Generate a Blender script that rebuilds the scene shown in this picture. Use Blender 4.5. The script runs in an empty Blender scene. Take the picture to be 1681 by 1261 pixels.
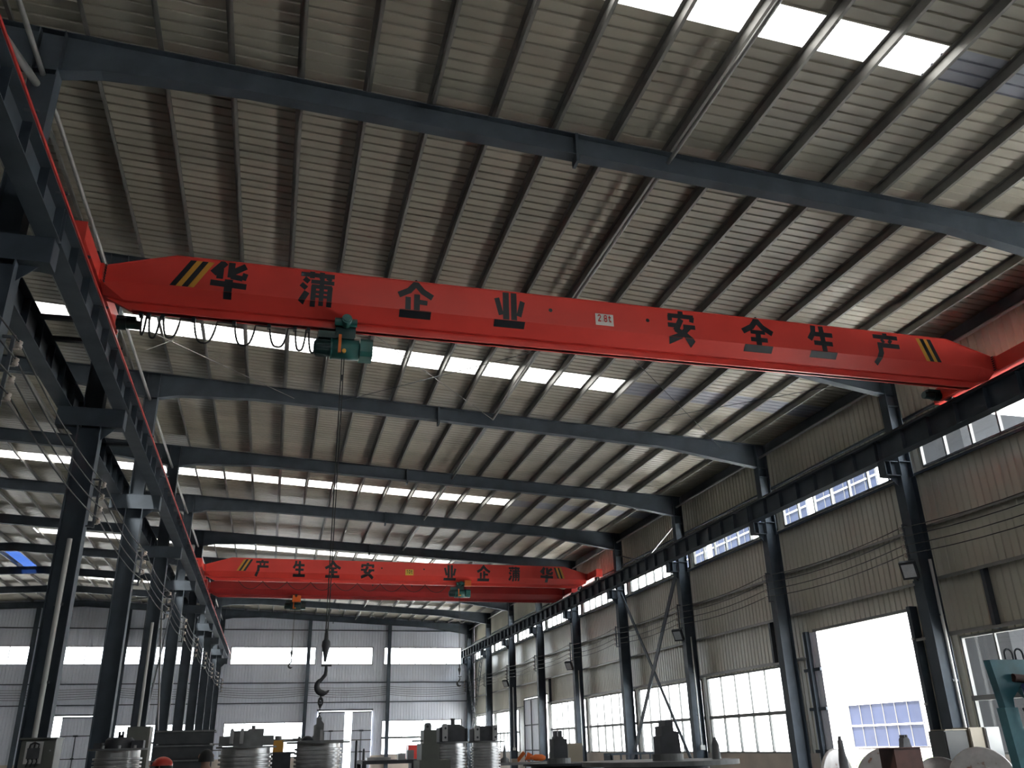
import bpy, bmesh, math, random
from mathutils import Vector, Matrix

random.seed(7)
S = bpy.context.scene
COL = S.collection

# ---------------------------------------------------------------- camera
FPX = 1408.0
cam_d = bpy.data.cameras.new('camera')
cam_d.sensor_fit = 'HORIZONTAL'
cam_d.sensor_width = 36.0
cam_d.lens = FPX * 36.0 / 1681.0
cam_d.clip_start = 0.05
cam_d.clip_end = 500
cam = bpy.data.objects.new('camera', cam_d)
COL.objects.link(cam)
RIGHT = Vector((0.9665744, -0.25536441, -0.02286815))
DOWN = Vector((0.07868891, 0.38036355, -0.92148338))
FWD = Vector((0.24401227, 0.88888278, 0.38774401))
M3 = Matrix((RIGHT, -DOWN, -FWD)).transposed()
cam.matrix_world = Matrix.Translation((0, 0, 1.6)) @ M3.to_4x4()
S.camera = cam

# ---------------------------------------------------------------- sky, exposure
S.view_settings.view_transform = 'Standard'
S.view_settings.look = 'None'
S.view_settings.gamma = 1.0
S.view_settings.use_curve_mapping = False
S.view_settings.exposure = 0.68
W = bpy.data.worlds.new('overcast_sky')
S.world = W
W.use_nodes = True
bgn = W.node_tree.nodes['Background']
bgn.inputs['Color'].default_value = (0.93, 0.97, 1.0, 1)
SKY = 7.0
bgn.inputs['Strength'].default_value = SKY
S.cycles.max_bounces = 9
S.cycles.diffuse_bounces = 6
S.cycles.glossy_bounces = 3
S.cycles.transmission_bounces = 6
S.cycles.transparent_max_bounces = 10
S.cycles.caustics_reflective = False
S.cycles.caustics_refractive = False
S.cycles.sample_clamp_indirect = 6.0
S.cycles.use_denoising = True
S.cycles.blur_glossy = 1.0


def portal(loc, normal, sx, sy, xdir):
    """sky portal over an opening: emits nothing itself, only guides sampling of the sky"""
    l = bpy.data.lights.new('sky_portal', 'AREA')
    l.shape = 'RECTANGLE'
    l.size = sx
    l.size_y = sy
    l.cycles.is_portal = True
    o = bpy.data.objects.new('sky_portal', l)
    COL.objects.link(o)
    z = -Vector(normal).normalized()
    x = Vector(xdir).normalized()
    y = z.cross(x)
    o.matrix_world = Matrix.Translation(loc) @ Matrix((x, y, z)).transposed().to_4x4()
    return o


# ---------------------------------------------------------------- main dimensions
Y0 = 10.3                      # first roof frame in view
BAY = 6.0
FR = [Y0 + BAY * k for k in range(10)]      # 10.3 ... 64.3
YEND = 64.62
YBACK = -7.9
XR = 14.35                     # inside of the right wall sheets
XL = -21.6                     # left wall of the neighbouring bay
CR = 13.92                     # right column axis
CL = -3.58                     # left column axis
RIDGE = -12.55
SL = 0.05
ZPB0 = 10.61                   # purlin underside at x = 0


def zpb(x):
    return ZPB0 - SL * x if x >= RIDGE else ZPB0 - SL * RIDGE - SL * (RIDGE - x)


def zroof(x):
    return zpb(x) + 0.17


STRIPS = [(7.22, 7.80), (19.25, 20.10), (31.27, 32.14), (43.36, 44.3), (55.42, 56.4)]
STRIP_X = [(-11.2, 8.37), (-21.3, -16.2)]


def strip_x(a):
    return [(0.5, 8.37)] if a < 10 else STRIP_X


BAND = (7.35, 8.49)            # clerestory heights on the right wall
LOW = (1.2, 3.54)              # lower windows on the right wall
EB = (7.1, 8.3)                # end wall upper windows
EW_UP = [(-20.5, -15.35), (-14.4, -10.9), (-10.0, -4.3), (-2.85, 2.9), (3.3, 6.9), (7.68, 13.38)]
EW_LO = [(-20.4, -17.2), (-10.6, -4.3), (-2.85, 2.4), (7.68, 13.38)]

# hazy sun lighting the yard outside
sun_d = bpy.data.lights.new('hazy_sun', 'SUN')
sun_d.energy = 70.0
sun_d.angle = math.radians(8)
sun_d.color = (1.0, 0.96, 0.90)
sun = bpy.data.objects.new('hazy_sun', sun_d)
COL.objects.link(sun)
sun.rotation_euler = Vector((0.30, 0.62, -1.0)).to_track_quat('-Z', 'Y').to_euler()

# portals over the openings
ylen = 64.1 - 10.5
portal((XR + 0.12, 10.5 + ylen / 2, sum(BAND) / 2), (-1, 0, 0), ylen, BAND[1] - BAND[0], (0, 1, 0))
portal((XR + 0.12, 13.4, sum(LOW) / 2), (-1, 0, 0), 5.8, LOW[1] - LOW[0], (0, 1, 0))
portal((XR + 0.12, 19.4, 2.15), (-1, 0, 0), 4.0, 4.29, (0, 1, 0))
portal((XR + 0.12, 35.0, sum(LOW) / 2), (-1, 0, 0), 25.0, LOW[1] - LOW[0], (0, 1, 0))
portal((-3.6, YEND + 0.12, sum(EB) / 2), (0, -1, 0), 34.0, EB[1] - EB[0], (1, 0, 0))
portal((2.6, YEND + 0.12, 2.4), (0, -1, 0), 22.0, 2.4, (1, 0, 0))
portal((-3.5, YBACK - 0.12, 7.45), (0, 1, 0), 33.0, 0.7, (1, 0, 0))  # over the added window band behind the camera


# ---------------------------------------------------------------- materials
def srgb(r, g, b):
    f = lambda c: c / 12.92 if c <= 0.04045 else ((c + 0.055) / 1.055) ** 2.4
    return (f(r / 255), f(g / 255), f(b / 255))


def mat(name, col, rough=0.6, metal=0.0, var=0.12, scale=3.0, spec=0.5, bump=0.0, stretch=(1, 1, 1)):
    m = bpy.data.materials.new(name)
    m.use_nodes = True
    nt = m.node_tree
    p = nt.nodes['Principled BSDF']
    p.inputs['Roughness'].default_value = rough
    p.inputs['Metallic'].default_value = metal
    p.inputs['Specular IOR Level'].default_value = spec
    tc = nt.nodes.new('ShaderNodeTexCoord')
    mp = nt.nodes.new('ShaderNodeMapping')
    mp.inputs['Scale'].default_value = stretch
    nz = nt.nodes.new('ShaderNodeTexNoise')
    nz.inputs['Scale'].default_value = scale
    nz.inputs['Detail'].default_value = 4
    cr = nt.nodes.new('ShaderNodeValToRGB')
    cr.color_ramp.elements[0].position = 0.3
    cr.color_ramp.elements[1].position = 0.7
    cr.color_ramp.elements[0].color = (*[c * (1 - var) for c in col], 1)
    cr.color_ramp.elements[1].color = (*[min(1, c * (1 + var)) for c in col], 1)
    nt.links.new(tc.outputs['Object'], mp.inputs['Vector'])
    nt.links.new(mp.outputs['Vector'], nz.inputs['Vector'])
    nt.links.new(nz.outputs['Fac'], cr.inputs['Fac'])
    nt.links.new(cr.outputs['Color'], p.inputs['Base Color'])
    if bump:
        bp = nt.nodes.new('ShaderNodeBump')
        bp.inputs['Strength'].default_value = bump
        bp.inputs['Distance'].default_value = 0.02
        nt.links.new(nz.outputs['Fac'], bp.inputs['Height'])
        nt.links.new(bp.outputs['Normal'], p.inputs['Normal'])
    return m


def glass_mat(name, tint, refl=0.08, rough=0.02):
    m = bpy.data.materials.new(name)
    m.use_nodes = True
    nt = m.node_tree
    nt.nodes.remove(nt.nodes['Principled BSDF'])
    out = nt.nodes['Material Output']
    tr = nt.nodes.new('ShaderNodeBsdfTransparent')
    tr.inputs['Color'].default_value = (*tint, 1)
    gl = nt.nodes.new('ShaderNodeBsdfGlossy')
    gl.inputs['Roughness'].default_value = rough
    mx = nt.nodes.new('ShaderNodeMixShader')
    mx.inputs['Fac'].default_value = refl
    nt.links.new(tr.outputs[0], mx.inputs[1])
    nt.links.new(gl.outputs[0], mx.inputs[2])
    nt.links.new(mx.outputs[0], out.inputs['Surface'])
    return m


def frp_mat(name):
    """translucent fibreglass roof light: lets the sky through, part straight, part scattered"""
    m = bpy.data.materials.new(name)
    m.use_nodes = True
    nt = m.node_tree
    nt.nodes.remove(nt.nodes['Principled BSDF'])
    out = nt.nodes['Material Output']
    tr = nt.nodes.new('ShaderNodeBsdfTransparent')
    tr.inputs['Color'].default_value = (0.86, 0.86, 0.84, 1)
    tl = nt.nodes.new('ShaderNodeBsdfTranslucent')
    tl.inputs['Color'].default_value = (0.14, 0.14, 0.135, 1)
    mx = nt.nodes.new('ShaderNodeMixShader')
    mx.inputs['Fac'].default_value = 0.88
    nt.links.new(tr.outputs[0], mx.inputs[1])
    nt.links.new(tl.outputs[0], mx.inputs[2])
    nt.links.new(mx.outputs[0], out.inputs['Surface'])
    return m


M_ROOF = mat('roof_sheet_beige', (0.43, 0.40, 0.335), 0.36, 0.0, 0.16, 1.3, 0.5, 0.0, (0.35, 1, 1))
M_BLUESHEET = mat('roof_sheet_bluegrey', (0.30, 0.31, 0.37), 0.45, 0, 0.12, 1.5)
M_WALL = mat('wall_sheet_beige', (0.56, 0.54, 0.455), 0.32, 0.0, 0.10, 0.8, 0.5, 0.0, (1, 1, 0.3))
M_HIDDEN = mat('unseen_wall_grey', (0.30, 0.29, 0.28), 0.8, 0, 0.1, 2.0)  # tone of the unseen walls, chosen for how much light they bounce
M_ENDWALL = mat('end_wall_sheet', (0.70, 0.73, 0.82), 0.45, 0.0, 0.08, 0.8, 0.5, 0.0, (1, 1, 0.3))
M_STEEL = mat('steel_paint_bluegrey', (0.058, 0.072, 0.090), 0.6, 0.0, 0.2, 2.0, 0.2)
M_STEELD = mat('steel_paint_dark', (0.05, 0.058, 0.072), 0.5, 0.0, 0.2, 2.0)
M_GALV = mat('galvanised_purlin', (0.24, 0.235, 0.225), 0.45, 0.3, 0.12, 3.0)
M_PIPE = mat('grey_tie_pipe', (0.26, 0.26, 0.255), 0.4, 0.2, 0.12, 3.0)
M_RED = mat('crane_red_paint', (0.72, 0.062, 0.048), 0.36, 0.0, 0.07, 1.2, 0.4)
M_REDSHADE = mat('crane_red_shaded', (0.34, 0.025, 0.025), 0.42, 0.0, 0.1, 1.2, 0.4)  # darker copy of the crane red: rear crane's weaker light put into the colour
M_REDBAR = mat('red_conductor_cover', (0.50, 0.035, 0.030), 0.4, 0, 0.1, 2.0)
M_BLACK = mat('black_paint', (0.017, 0.020, 0.026), 0.38, 0, 0.2, 5.0)
M_YEL = mat('yellow_paint', (0.62, 0.30, 0.035), 0.45, 0, 0.08, 4.0)
M_ORANGE = mat('orange_paint', (0.75, 0.16, 0.025), 0.45, 0, 0.1, 4.0)
M_GREEN = mat('hoist_green_paint', (0.022, 0.115, 0.105), 0.35, 0, 0.15, 4.0)
M_GREEND = mat('hoist_dark_green', (0.016, 0.05, 0.05), 0.4, 0, 0.2, 4.0)
M_PLATE = mat('aluminium_plate', (0.62, 0.60, 0.58), 0.3, 0.5, 0.06, 5.0)
M_PLATEY = mat('yellow_plate', (0.72, 0.50, 0.06), 0.4, 0, 0.05, 5.0)
M_WIRE = mat('black_cable', (0.02, 0.02, 0.022), 0.6, 0, 0.1, 5.0)
M_ROPE = mat('greasy_wire_rope', (0.03, 0.03, 0.032), 0.5, 0.3, 0.2, 30.0)
M_IRON = mat('forged_iron', (0.06, 0.06, 0.065), 0.5, 0.5, 0.2, 8.0)
M_ALU = mat('window_aluminium', (0.16, 0.16, 0.157), 0.6, 0.0, 0.05, 3.0)
M_PVC = mat('white_conduit', (0.50, 0.50, 0.49), 0.5, 0, 0.06, 4.0)
M_CERAM = mat('insulator_porcelain', (0.42, 0.36, 0.31), 0.3, 0, 0.1, 8.0)
M_MASON = mat('dado_plaster', (0.62, 0.54, 0.47), 0.8, 0, 0.08, 2.0)
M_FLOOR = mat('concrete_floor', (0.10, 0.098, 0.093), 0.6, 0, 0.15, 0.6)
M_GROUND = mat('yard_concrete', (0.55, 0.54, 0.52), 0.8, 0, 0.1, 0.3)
M_TURN = mat('turned_steel', (0.40, 0.39, 0.385), 0.33, 0.9, 0.25, 6.0)
M_CAST = mat('cast_iron_dark', (0.06, 0.06, 0.067), 0.55, 0.3, 0.25, 8.0)
M_CASTG = mat('cast_iron_grey', (0.20, 0.20, 0.20), 0.6, 0.2, 0.2, 8.0)
M_PAD = mat('machined_grey_plate', (0.36, 0.35, 0.35), 0.4, 0.3, 0.1, 8.0)
M_RUST = mat('rusty_brown_steel', (0.042, 0.013, 0.009), 0.7, 0.1, 0.25, 6.0)
M_DISC = mat('machined_disc', (0.56, 0.52, 0.50), 0.38, 0.4, 0.2, 5.0)
_cr = [n for n in M_DISC.node_tree.nodes if n.type == 'VALTORGB'][0].color_ramp
_e = _cr.elements.new(0.36)
_cr.elements[0].color = (0.30, 0.14, 0.085, 1)
_e.color = (0.50, 0.46, 0.44, 1)
M_OLIVE = mat('olive_machine_paint', (0.135, 0.137, 0.118), 0.5, 0, 0.12, 5.0)
M_TEAL = mat('teal_machine_paint', (0.035, 0.15, 0.19), 0.45, 0, 0.18, 5.0)
M_TEALLIT = mat('teal_paint_sunlit', (0.085, 0.25, 0.30), 0.5, 0, 0.2, 6.0)  # lighter copy of the machine teal: sunlight on the leg put into the colour
M_CREAM = mat('cream_cabinet', (0.27, 0.225, 0.165), 0.5, 0, 0.04, 3.0)
M_WHITE = mat('white_cabinet', (0.36, 0.36, 0.35), 0.4, 0, 0.04, 3.0)
M_GREYCAB = mat('grey_cabinet', (0.03, 0.03, 0.029), 0.5, 0, 0.06, 3.0)
M_WOODD = mat('dark_stained_boards', (0.075, 0.077, 0.082), 0.7, 0, 0.25, 4.0)
M_BLUEP = mat('blue_paint', (0.04, 0.06, 0.22), 0.5, 0, 0.1, 4.0)
M_SKIN = mat('skin', (0.42, 0.24, 0.17), 0.6, 0, 0.05, 10.0)
M_HAIR = mat('black_hair', (0.012, 0.011, 0.011), 0.6, 0, 0.2, 40.0)
M_NAVY = mat('navy_workwear', (0.025, 0.035, 0.075), 0.85, 0, 0.15, 10.0)
M_HELMET = mat('red_helmet', (0.62, 0.05, 0.035), 0.3, 0, 0.05, 5.0)
M_REDTXT = mat('red_numerals', (0.55, 0.03, 0.03), 0.5, 0, 0.05, 5.0)
M_LENS = mat('lamp_glass', (0.45, 0.47, 0.50), 0.15, 0.2, 0.08, 30.0)
M_BWALL = mat('neighbour_white_wall', (0.80, 0.80, 0.82), 0.8, 0, 0.03, 0.5)
M_BWIN = mat('neighbour_window_glass', (0.012, 0.016, 0.032), 0.5, 0.0, 0.15, 0.7, 0.08)
M_BDARK = mat('annex_dark_cladding', (0.0075, 0.008, 0.009), 0.8, 0, 0.1, 0.7, 0.05)
M_BRICK = mat('dark_brick_base', (0.10, 0.10, 0.12), 0.8, 0, 0.2, 3.0)
M_LEAF = mat('bush_leaf', (0.08, 0.17, 0.045), 0.7, 0, 0.3, 9.0)
M_CYAN = mat('cyan_post', (0.05, 0.38, 0.62), 0.5, 0, 0.05, 3.0)
M_GLASS = glass_mat('window_glass', (0.90, 0.92, 0.93), 0.06)
M_FRP = frp_mat('fibreglass_rooflight')
M_FRPBLUE = glass_mat('blue_rooflight', (0.009, 0.022, 0.075), 0.02, 0.3)


# ---------------------------------------------------------------- mesh helpers
class MB:
    def __init__(s):
        s.v, s.f, s.sm = [], [], []

    def add(s, vs, fs, smooth=False):
        n = len(s.v)
        s.v += [tuple(p) for p in vs]
        s.f += [tuple(i + n for i in f) for f in fs]
        s.sm += [smooth] * len(fs)
        return s

    def box(s, x0, y0, z0, x1, y1, z1):
        vs = [(x, y, z) for x in (x0, x1) for y in (y0, y1) for z in (z0, z1)]
        return s.add(vs, [(0, 1, 3, 2), (4, 6, 7, 5), (0, 4, 5, 1), (2, 3, 7, 6), (0, 2, 6, 4), (1, 5, 7, 3)])

    def bar(s, p0, p1, w, h, up=(0, 0, 1)):
        p0, p1 = Vector(p0), Vector(p1)
        d = (p1 - p0).normalized()
        u = Vector(up)
        sd = d.cross(u)
        if sd.length < 1e-4:
            sd = d.cross(Vector((1, 0, 0)))
        sd.normalize()
        u = sd.cross(d).normalized()
        vs = []
        for p in (p0, p1):
            for a, b in ((-1, -1), (1, -1), (1, 1), (-1, 1)):
                vs.append(p + sd * (a * w / 2) + u * (b * h / 2))
        return s.add(vs, [(0, 1, 2, 3), (7, 6, 5, 4), (0, 4, 5, 1), (1, 5, 6, 2), (2, 6, 7, 3), (3, 7, 4, 0)])

    def tube(s, pts, r, n=8):
        pts = [Vector(p) for p in pts]
        rings = []
        prev = None
        for i, p in enumerate(pts):
            a = pts[max(i - 1, 0)]
            b = pts[min(i + 1, len(pts) - 1)]
            d = (b - a).normalized()
            if prev is None:
                u = d.cross(Vector((0, 0, 1)))
                if u.length < 1e-3:
                    u = d.cross(Vector((1, 0, 0)))
            else:
                u = prev - d * prev.dot(d)
                if u.length < 1e-5:
                    u = d.cross(Vector((0, 0, 1)))
            u.normalize()
            prev = u
            w = d.cross(u)
            rr = r[i] if isinstance(r, (list, tuple)) else r
            rings.append([p + (u * math.cos(2 * math.pi * k / n) + w * math.sin(2 * math.pi * k / n)) * rr for k in range(n)])
        vs = [q for rg in rings for q in rg]
        fs = []
        for i in range(len(rings) - 1):
            for k in range(n):
                k2 = (k + 1) % n
                fs.append((i * n + k, i * n + k2, (i + 1) * n + k2, (i + 1) * n + k))
        s.add(vs, fs, True)
        m = (len(rings) - 1) * n
        s.add(rings[0], [tuple(range(n))[::-1]])
        s.add(rings[-1], [tuple(range(n))])
        return s

    def cyl(s, p0, p1, r, n=16):
        return s.tube([p0, p1], r, n)

    def lathe(s, c, prof, n=32, axis='z', smooth=True):
        """prof: list of (r, h) along the axis through c"""
        vs, fs = [], []
        for r, h in prof:
            for k in range(n):
                a = 2 * math.pi * k / n
                p = (r * math.cos(a), r * math.sin(a), h)
                if axis == 'x':
                    p = (p[2], p[0], p[1])
                elif axis == 'y':
                    p = (p[0], p[2], p[1])
                vs.append((c[0] + p[0], c[1] + p[1], c[2] + p[2]))
        for i in range(len(prof) - 1):
            for k in range(n):
                k2 = (k + 1) % n
                fs.append((i * n + k, i * n + k2, (i + 1) * n + k2, (i + 1) * n + k))
        s.add(vs, fs, smooth)
        s.add(vs[:n], [tuple(range(n))[::-1]])
        s.add(vs[-n:], [tuple(range(n))])
        return s

    def ext(s, poly, o, u, v, w, d):
        """polygon in the u,v plane at o, pushed d along w"""
        o, u, v, w = Vector(o), Vector(u), Vector(v), Vector(w)
        n = len(poly)
        a = [o + u * p + v * q for p, q in poly]
        b = [p + w * d for p in a]
        fs = [tuple(range(n))[::-1], tuple(range(n, 2 * n))]
        for i in range(n):
            j = (i + 1) % n
            fs.append((i, j, n + j, n + i))
        return s.add(a + b, fs)

    def build(s, name, m, parent=None, label=None, tilt=None):
        me = bpy.data.meshes.new(name)
        off = Vector((0, 0, 0))
        if parent is not None:
            q = parent
            while q is not None:
                off += Vector(q.location)
                q = q.parent
        me.from_pydata([Vector(p) - off for p in s.v], [], s.f)
        me.polygons.foreach_set('use_smooth', s.sm)
        me.materials.append(m)
        bm = bmesh.new()
        bm.from_mesh(me)
        bmesh.ops.recalc_face_normals(bm, faces=bm.faces)
        bm.to_mesh(me)
        bm.free()
        me.update()
        o = bpy.data.objects.new(name, me)
        COL.objects.link(o)
        if parent is not None:
            o.parent = parent
        if label:
            o['label'] = label
        return o


def tag(o, label, cat, group=None, kind=None):
    if label:
        o['label'] = label
    if cat:
        o['category'] = cat
    if group:
        o['group'] = group
    if kind:
        o['kind'] = kind
    return o


def thing(name, loc, label, cat, group=None):
    o = bpy.data.objects.new(name, None)
    o.empty_display_size = 0.2
    COL.objects.link(o)
    o.location = loc
    return tag(o, label, cat, group)


def struct_root(name, loc=(0, 0, 0), label=None):
    o = bpy.data.objects.new(name, None)
    COL.objects.link(o)
    o.location = loc
    o['kind'] = 'structure'
    if label:
        o['label'] = label
    return o


def struct(name, mb, m, label=None):
    o = mb.build(name, m)
    o['kind'] = 'structure'
    if label:
        o['label'] = label
    return o


def dup(root, loc, label=None):
    """copy a thing with its parts and sub-parts"""
    r = root.copy()
    COL.objects.link(r)
    r.location = loc
    if label:
        r['label'] = label
    for ch in list(root.children):
        c = ch.copy()
        COL.objects.link(c)
        c.parent = r
        for g in list(ch.children):
            d = g.copy()
            COL.objects.link(d)
            d.parent = c
    return r


ORD = ['first', 'second', 'third', 'fourth', 'fifth', 'sixth', 'seventh', 'eighth', 'ninth', 'tenth', 'eleventh',
       'twelfth', 'thirteenth', 'fourteenth', 'fifteenth', 'sixteenth', 'seventeenth', 'eighteenth', 'nineteenth', 'twentieth']


def ibeam_y(mb, x, y0, y1, zb, h, b, tf=0.014, tw=0.01):
    mb.box(x - b / 2, y0, zb, x + b / 2, y1, zb + tf)
    mb.box(x - tw / 2, y0, zb + tf, x + tw / 2, y1, zb + h - tf)
    mb.box(x - b / 2, y0, zb + h - tf, x + b / 2, y1, zb + h)
    return mb


# ================================================================ THE SETTING
def ribs(a, b, pitch=0.2, d=0.028):
    """corrugation profile between a and b: list of (t, depth)"""
    out = []
    k = math.floor(a / pitch)
    pts = []
    while k * pitch < b + pitch:
        t = k * pitch
        pts += [(t, 0), (t + 0.74 * pitch, 0), (t + 0.80 * pitch, d), (t + 0.94 * pitch, d)]
        k += 1

    def at(t):
        for (t0, d0), (t1, d1) in zip(pts, pts[1:]):
            if t0 <= t <= t1:
                return d0 + (d1 - d0) * (t - t0) / (t1 - t0)
        return 0
    out.append((a, at(a)))
    out += [p for p in pts if a < p[0] < b]
    out.append((b, at(b)))
    return out


# ---- floor and yard
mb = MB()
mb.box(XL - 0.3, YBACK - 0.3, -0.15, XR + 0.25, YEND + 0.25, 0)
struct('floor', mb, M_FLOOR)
mb = MB()
mb.box(-160, -120, -0.45, 200, 240, -0.16)
struct('ground', mb, M_GROUND)

# ---- roof sheets and roof lights
ceiling = struct_root('ceiling', (0, 0, 10))


def roof_piece(mb, y0, y1, xs):
    pr = ribs(y0, y1, 0.2, 0.024)
    vs, fs = [], []
    for x in xs:
        for t, d in pr:
            vs.append((x, t, zroof(x) + d))
    n = len(pr)
    for i in range(len(xs) - 1):
        for k in range(n - 1):
            fs.append((i * n + k, i * n + k + 1, (i + 1) * n + k + 1, (i + 1) * n + k))
    mb.add(vs, fs)


mb = MB()
mblue = MB()
cuts = [YBACK - 0.2]
for a, b in STRIPS:
    cuts += [a, b]
cuts.append(YEND + 0.2)
XE0, XE1 = XL - 0.2, XR + 0.25
for i in range(len(cuts) - 1):
    y0, y1 = cuts[i], cuts[i + 1]
    if i % 2 == 0 and y0 < 48.9 < y1:
        roof_piece(mb, y0, 48.9, [XE0, RIDGE, XE1])
        roof_piece(mb, 48.9, 53.6, [XE0, -13.75])
        roof_piece(mb, 48.9, 53.6, [-13.05, RIDGE, XE1])
        roof_piece(mb, 53.6, y1, [XE0, RIDGE, XE1])
    elif i % 2 == 0:
        roof_piece(mb, y0, y1, [XE0, RIDGE, XE1])
    else:
        if y0 < 10:
            roof_piece(mb, y0, y1, [XE0, RIDGE, 0.5])
        else:
            roof_piece(mb, y0, y1, [XE0, -21.3])
            roof_piece(mb, y0, y1, [-16.2, RIDGE, -11.2])
        roof_piece(mblue, y0, y1, [8.37, XE1])
mb.build('roof_sheet', M_ROOF, ceiling)
mblue.build('roof_patch', M_BLUESHEET, ceiling, 'blue grey sheet continuing the row of roof lights')
for a, b in STRIPS:
    for x0, x1 in strip_x(a):
        mb = MB()
        roof_piece(mb, a, b, [x0, x1])
        mb.build('roof_light', M_FRP, ceiling, 'translucent white roof light strip')
# blue ridge ventilator glazing seen far in the next bay
mb = MB()
roof_piece(mb, 48.9, 53.6, [-13.75, -13.05])
mb.build('blue_roof_light', M_FRPBLUE, ceiling, 'blue translucent sheet near the ridge')

# ---- right wall
wall_right = struct_root('wall_right', (XR, 30, 0))
msheet, mdado, mflash = MB(), MB(), MB()


def wall_seg(y0, y1, z0, z1):
    pr = ribs(y0, y1, 0.2, 0.025)
    n = len(pr)
    vs = [(XR + d, t, z0) for t, d in pr] + [(XR + d, t, z1) for t, d in pr]
    msheet.add(vs, [(k, k + 1, n + k + 1, n + k) for k in range(n - 1)])


ZT = zroof(XR) + 0.03
RFR = [4.3] + FR
DOOR_A = (17.4, 21.4, 4.29)
DOOR_F = (46.7, 51.2, 4.05)
wall_seg(YBACK, 4.5, 0, ZT)
for fy in RFR[:-1]:
    a, b = fy + 0.2, fy + 5.8
    if fy > 5:
        wall_seg(fy - 0.2, fy + 0.2, 0, ZT)
    wall_seg(a, b, BAND[1], ZT)
    door = DOOR_A if abs(fy - 16.3) < .1 else DOOR_F if abs(fy - 46.3) < .1 else None
    if door:
        wall_seg(a, b, door[2], BAND[0])
        wall_seg(a, door[0], 0, door[2])
        wall_seg(door[1], b, 0, door[2])
        mdado.box(XR - 0.04, fy - 0.2, 0, XR + 0.2, door[0], LOW[0])
        mdado.box(XR - 0.04, door[1], 0, XR + 0.2, fy + 5.8, LOW[0])
        mflash.box(XR - 0.035, door[0] - 0.05, door[2] - 0.02, XR + 0.05, door[1] + 0.1, door[2] + 0.05)
    else:
        wall_seg(a, b, LOW[1], BAND[0])
        mdado.box(XR - 0.04, fy - 0.2, 0, XR + 0.2, fy + 5.8, LOW[0])
        mflash.box(XR - 0.05, a, LOW[0], XR + 0.2, b, LOW[0] + 0.025)
wall_seg(64.1, YEND, 0, ZT)
mdado.box(XR - 0.04, 64.1, 0, XR + 0.2, YEND, LOW[0])
msheet.build('wall_sheet', M_WALL, wall_right)
mdado.build('dado', M_MASON, wall_right, 'low pinkish plastered base wall')
mflash.build('flashing', M_ALU, wall_right)


def window_x(n, y0, y1, z0, z1, transom=None, panes=7, low_m=4):
    """window in the right wall: aluminium frame and glass"""
    w = struct_root('window_%d' % n, (XR, (y0 + y1) / 2, z0))
    f = MB()
    t = 0.045
    xa, xb = XR - 0.035, XR + 0.045
    f.box(xa, y0, z0, xb, y0 + t, z1)
    f.box(xa, y1 - t, z0, xb, y1, z1)
    f.box(xa, y0, z0, xb, y1, z0 + t)
    f.box(xa, y0, z1 - t, xb, y1, z1)
    g = (y1 - y0) / panes
    if transom is None:
        for i in range(1, panes):
            f.box(xa, y0 + g * i - 0.022, z0, xb, y0 + g * i + 0.022, z1)
    else:
        f.box(xa - 0.03, y0, transom - 0.05, xb, y1, transom + 0.05)
        for i in range(1, panes):
            f.box(xa + 0.02, y0 + g * i - 0.02, transom, xb - 0.01, y0 + g * i + 0.02, z1)
        q = (y1 - y0) / low_m
        for i in range(1, low_m):
            f.box(xa + 0.01, y0 + q * i - 0.03, z0, xb, y0 + q * i + 0.03, transom)
    f.build('frame', M_ALU, w)
    gl = MB()
    gl.box(XR + 0.0, y0 + 0.01, z0 + 0.01, XR + 0.006, y1 - 0.01, z1 - 0.01)
    gl.build('glass', M_GLASS, w)
    return w


wn = 1
for fy in RFR[:-1]:
    window_x(wn, fy + 0.2, fy + 5.8, BAND[0], BAND[1], None, 7)
    wn += 1
for fy in RFR[:-1]:
    if abs(fy - 16.3) < .1 or abs(fy - 46.3) < .1:
        continue
    window_x(wn, fy + 0.2, fy + 5.8, LOW[0], LOW[1], 2.28, 6, 6)
    wn += 1

# ---- door opening in the right wall, with its steel framing and folded leaf
door_1 = struct_root('door_1', (XR, 19.4, 0))
f = MB()
f.box(XR - 0.20, 17.28, 0, XR + 0.02, 17.40, 4.35)
f.box(XR - 0.10, 17.02, 0, XR - 0.02, 17.12, 4.9)
f.build('jamb', M_STEEL, door_1)
f = MB()
f.box(XR - 0.16, 21.66, 0, XR - 0.05, 21.80, 4.3)
for z in (1.25, 2.3, 3.3):
    f.box(XR - 0.10, 21.32, z - 0.04, XR - 0.05, 22.1, z + 0.04)
f.build('side_frame', M_STEEL, door_1)
f = MB()
pr = ribs(21.32, 22.02, 0.2, 0.015)
n = len(pr)
f.add([(XR - 0.045 + d, t, 0.05) for t, d in pr] + [(XR - 0.045 + d, t, 4.27) for t, d in pr],
      [(k, k + 1, n + k + 1, n + k) for k in range(n - 1)])
f.build('leaf', M_ENDWALL, door_1, 'ribbed door leaf slid to the left side')
f = MB()
for z in (2.2, 3.6):
    f.box(XR - 0.24, 17.30, z, XR - 0.20, 17.38, z + 0.05)
f.build('hinge', M_PAD, door_1)

# far door on the right wall, leaf half closed
door_2 = struct_root('door_2', (XR, 49, 0))
f = MB()
pr = ribs(48.1, 51.1, 0.2, 0.02)
n = len(pr)
f.add([(XR - 0.06 + d, t, 0.05) for t, d in pr] + [(XR - 0.06 + d, t, 4.0) for t, d in pr],
      [(k, k + 1, n + k + 1, n + k) for k in range(n - 1)])
f.build('leaf', M_ENDWALL, door_2)
f = MB()
for z in (0.08, 1.3, 2.6, 3.96):
    f.box(XR - 0.10, 48.1, z - 0.03, XR - 0.065, 51.1, z + 0.03)
for y in (48.1, 49.6, 51.06):
    f.box(XR - 0.10, y, 0.05, XR - 0.065, y + 0.05, 4.0)
f.build('leaf_frame', M_STEEL, door_2)

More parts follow.
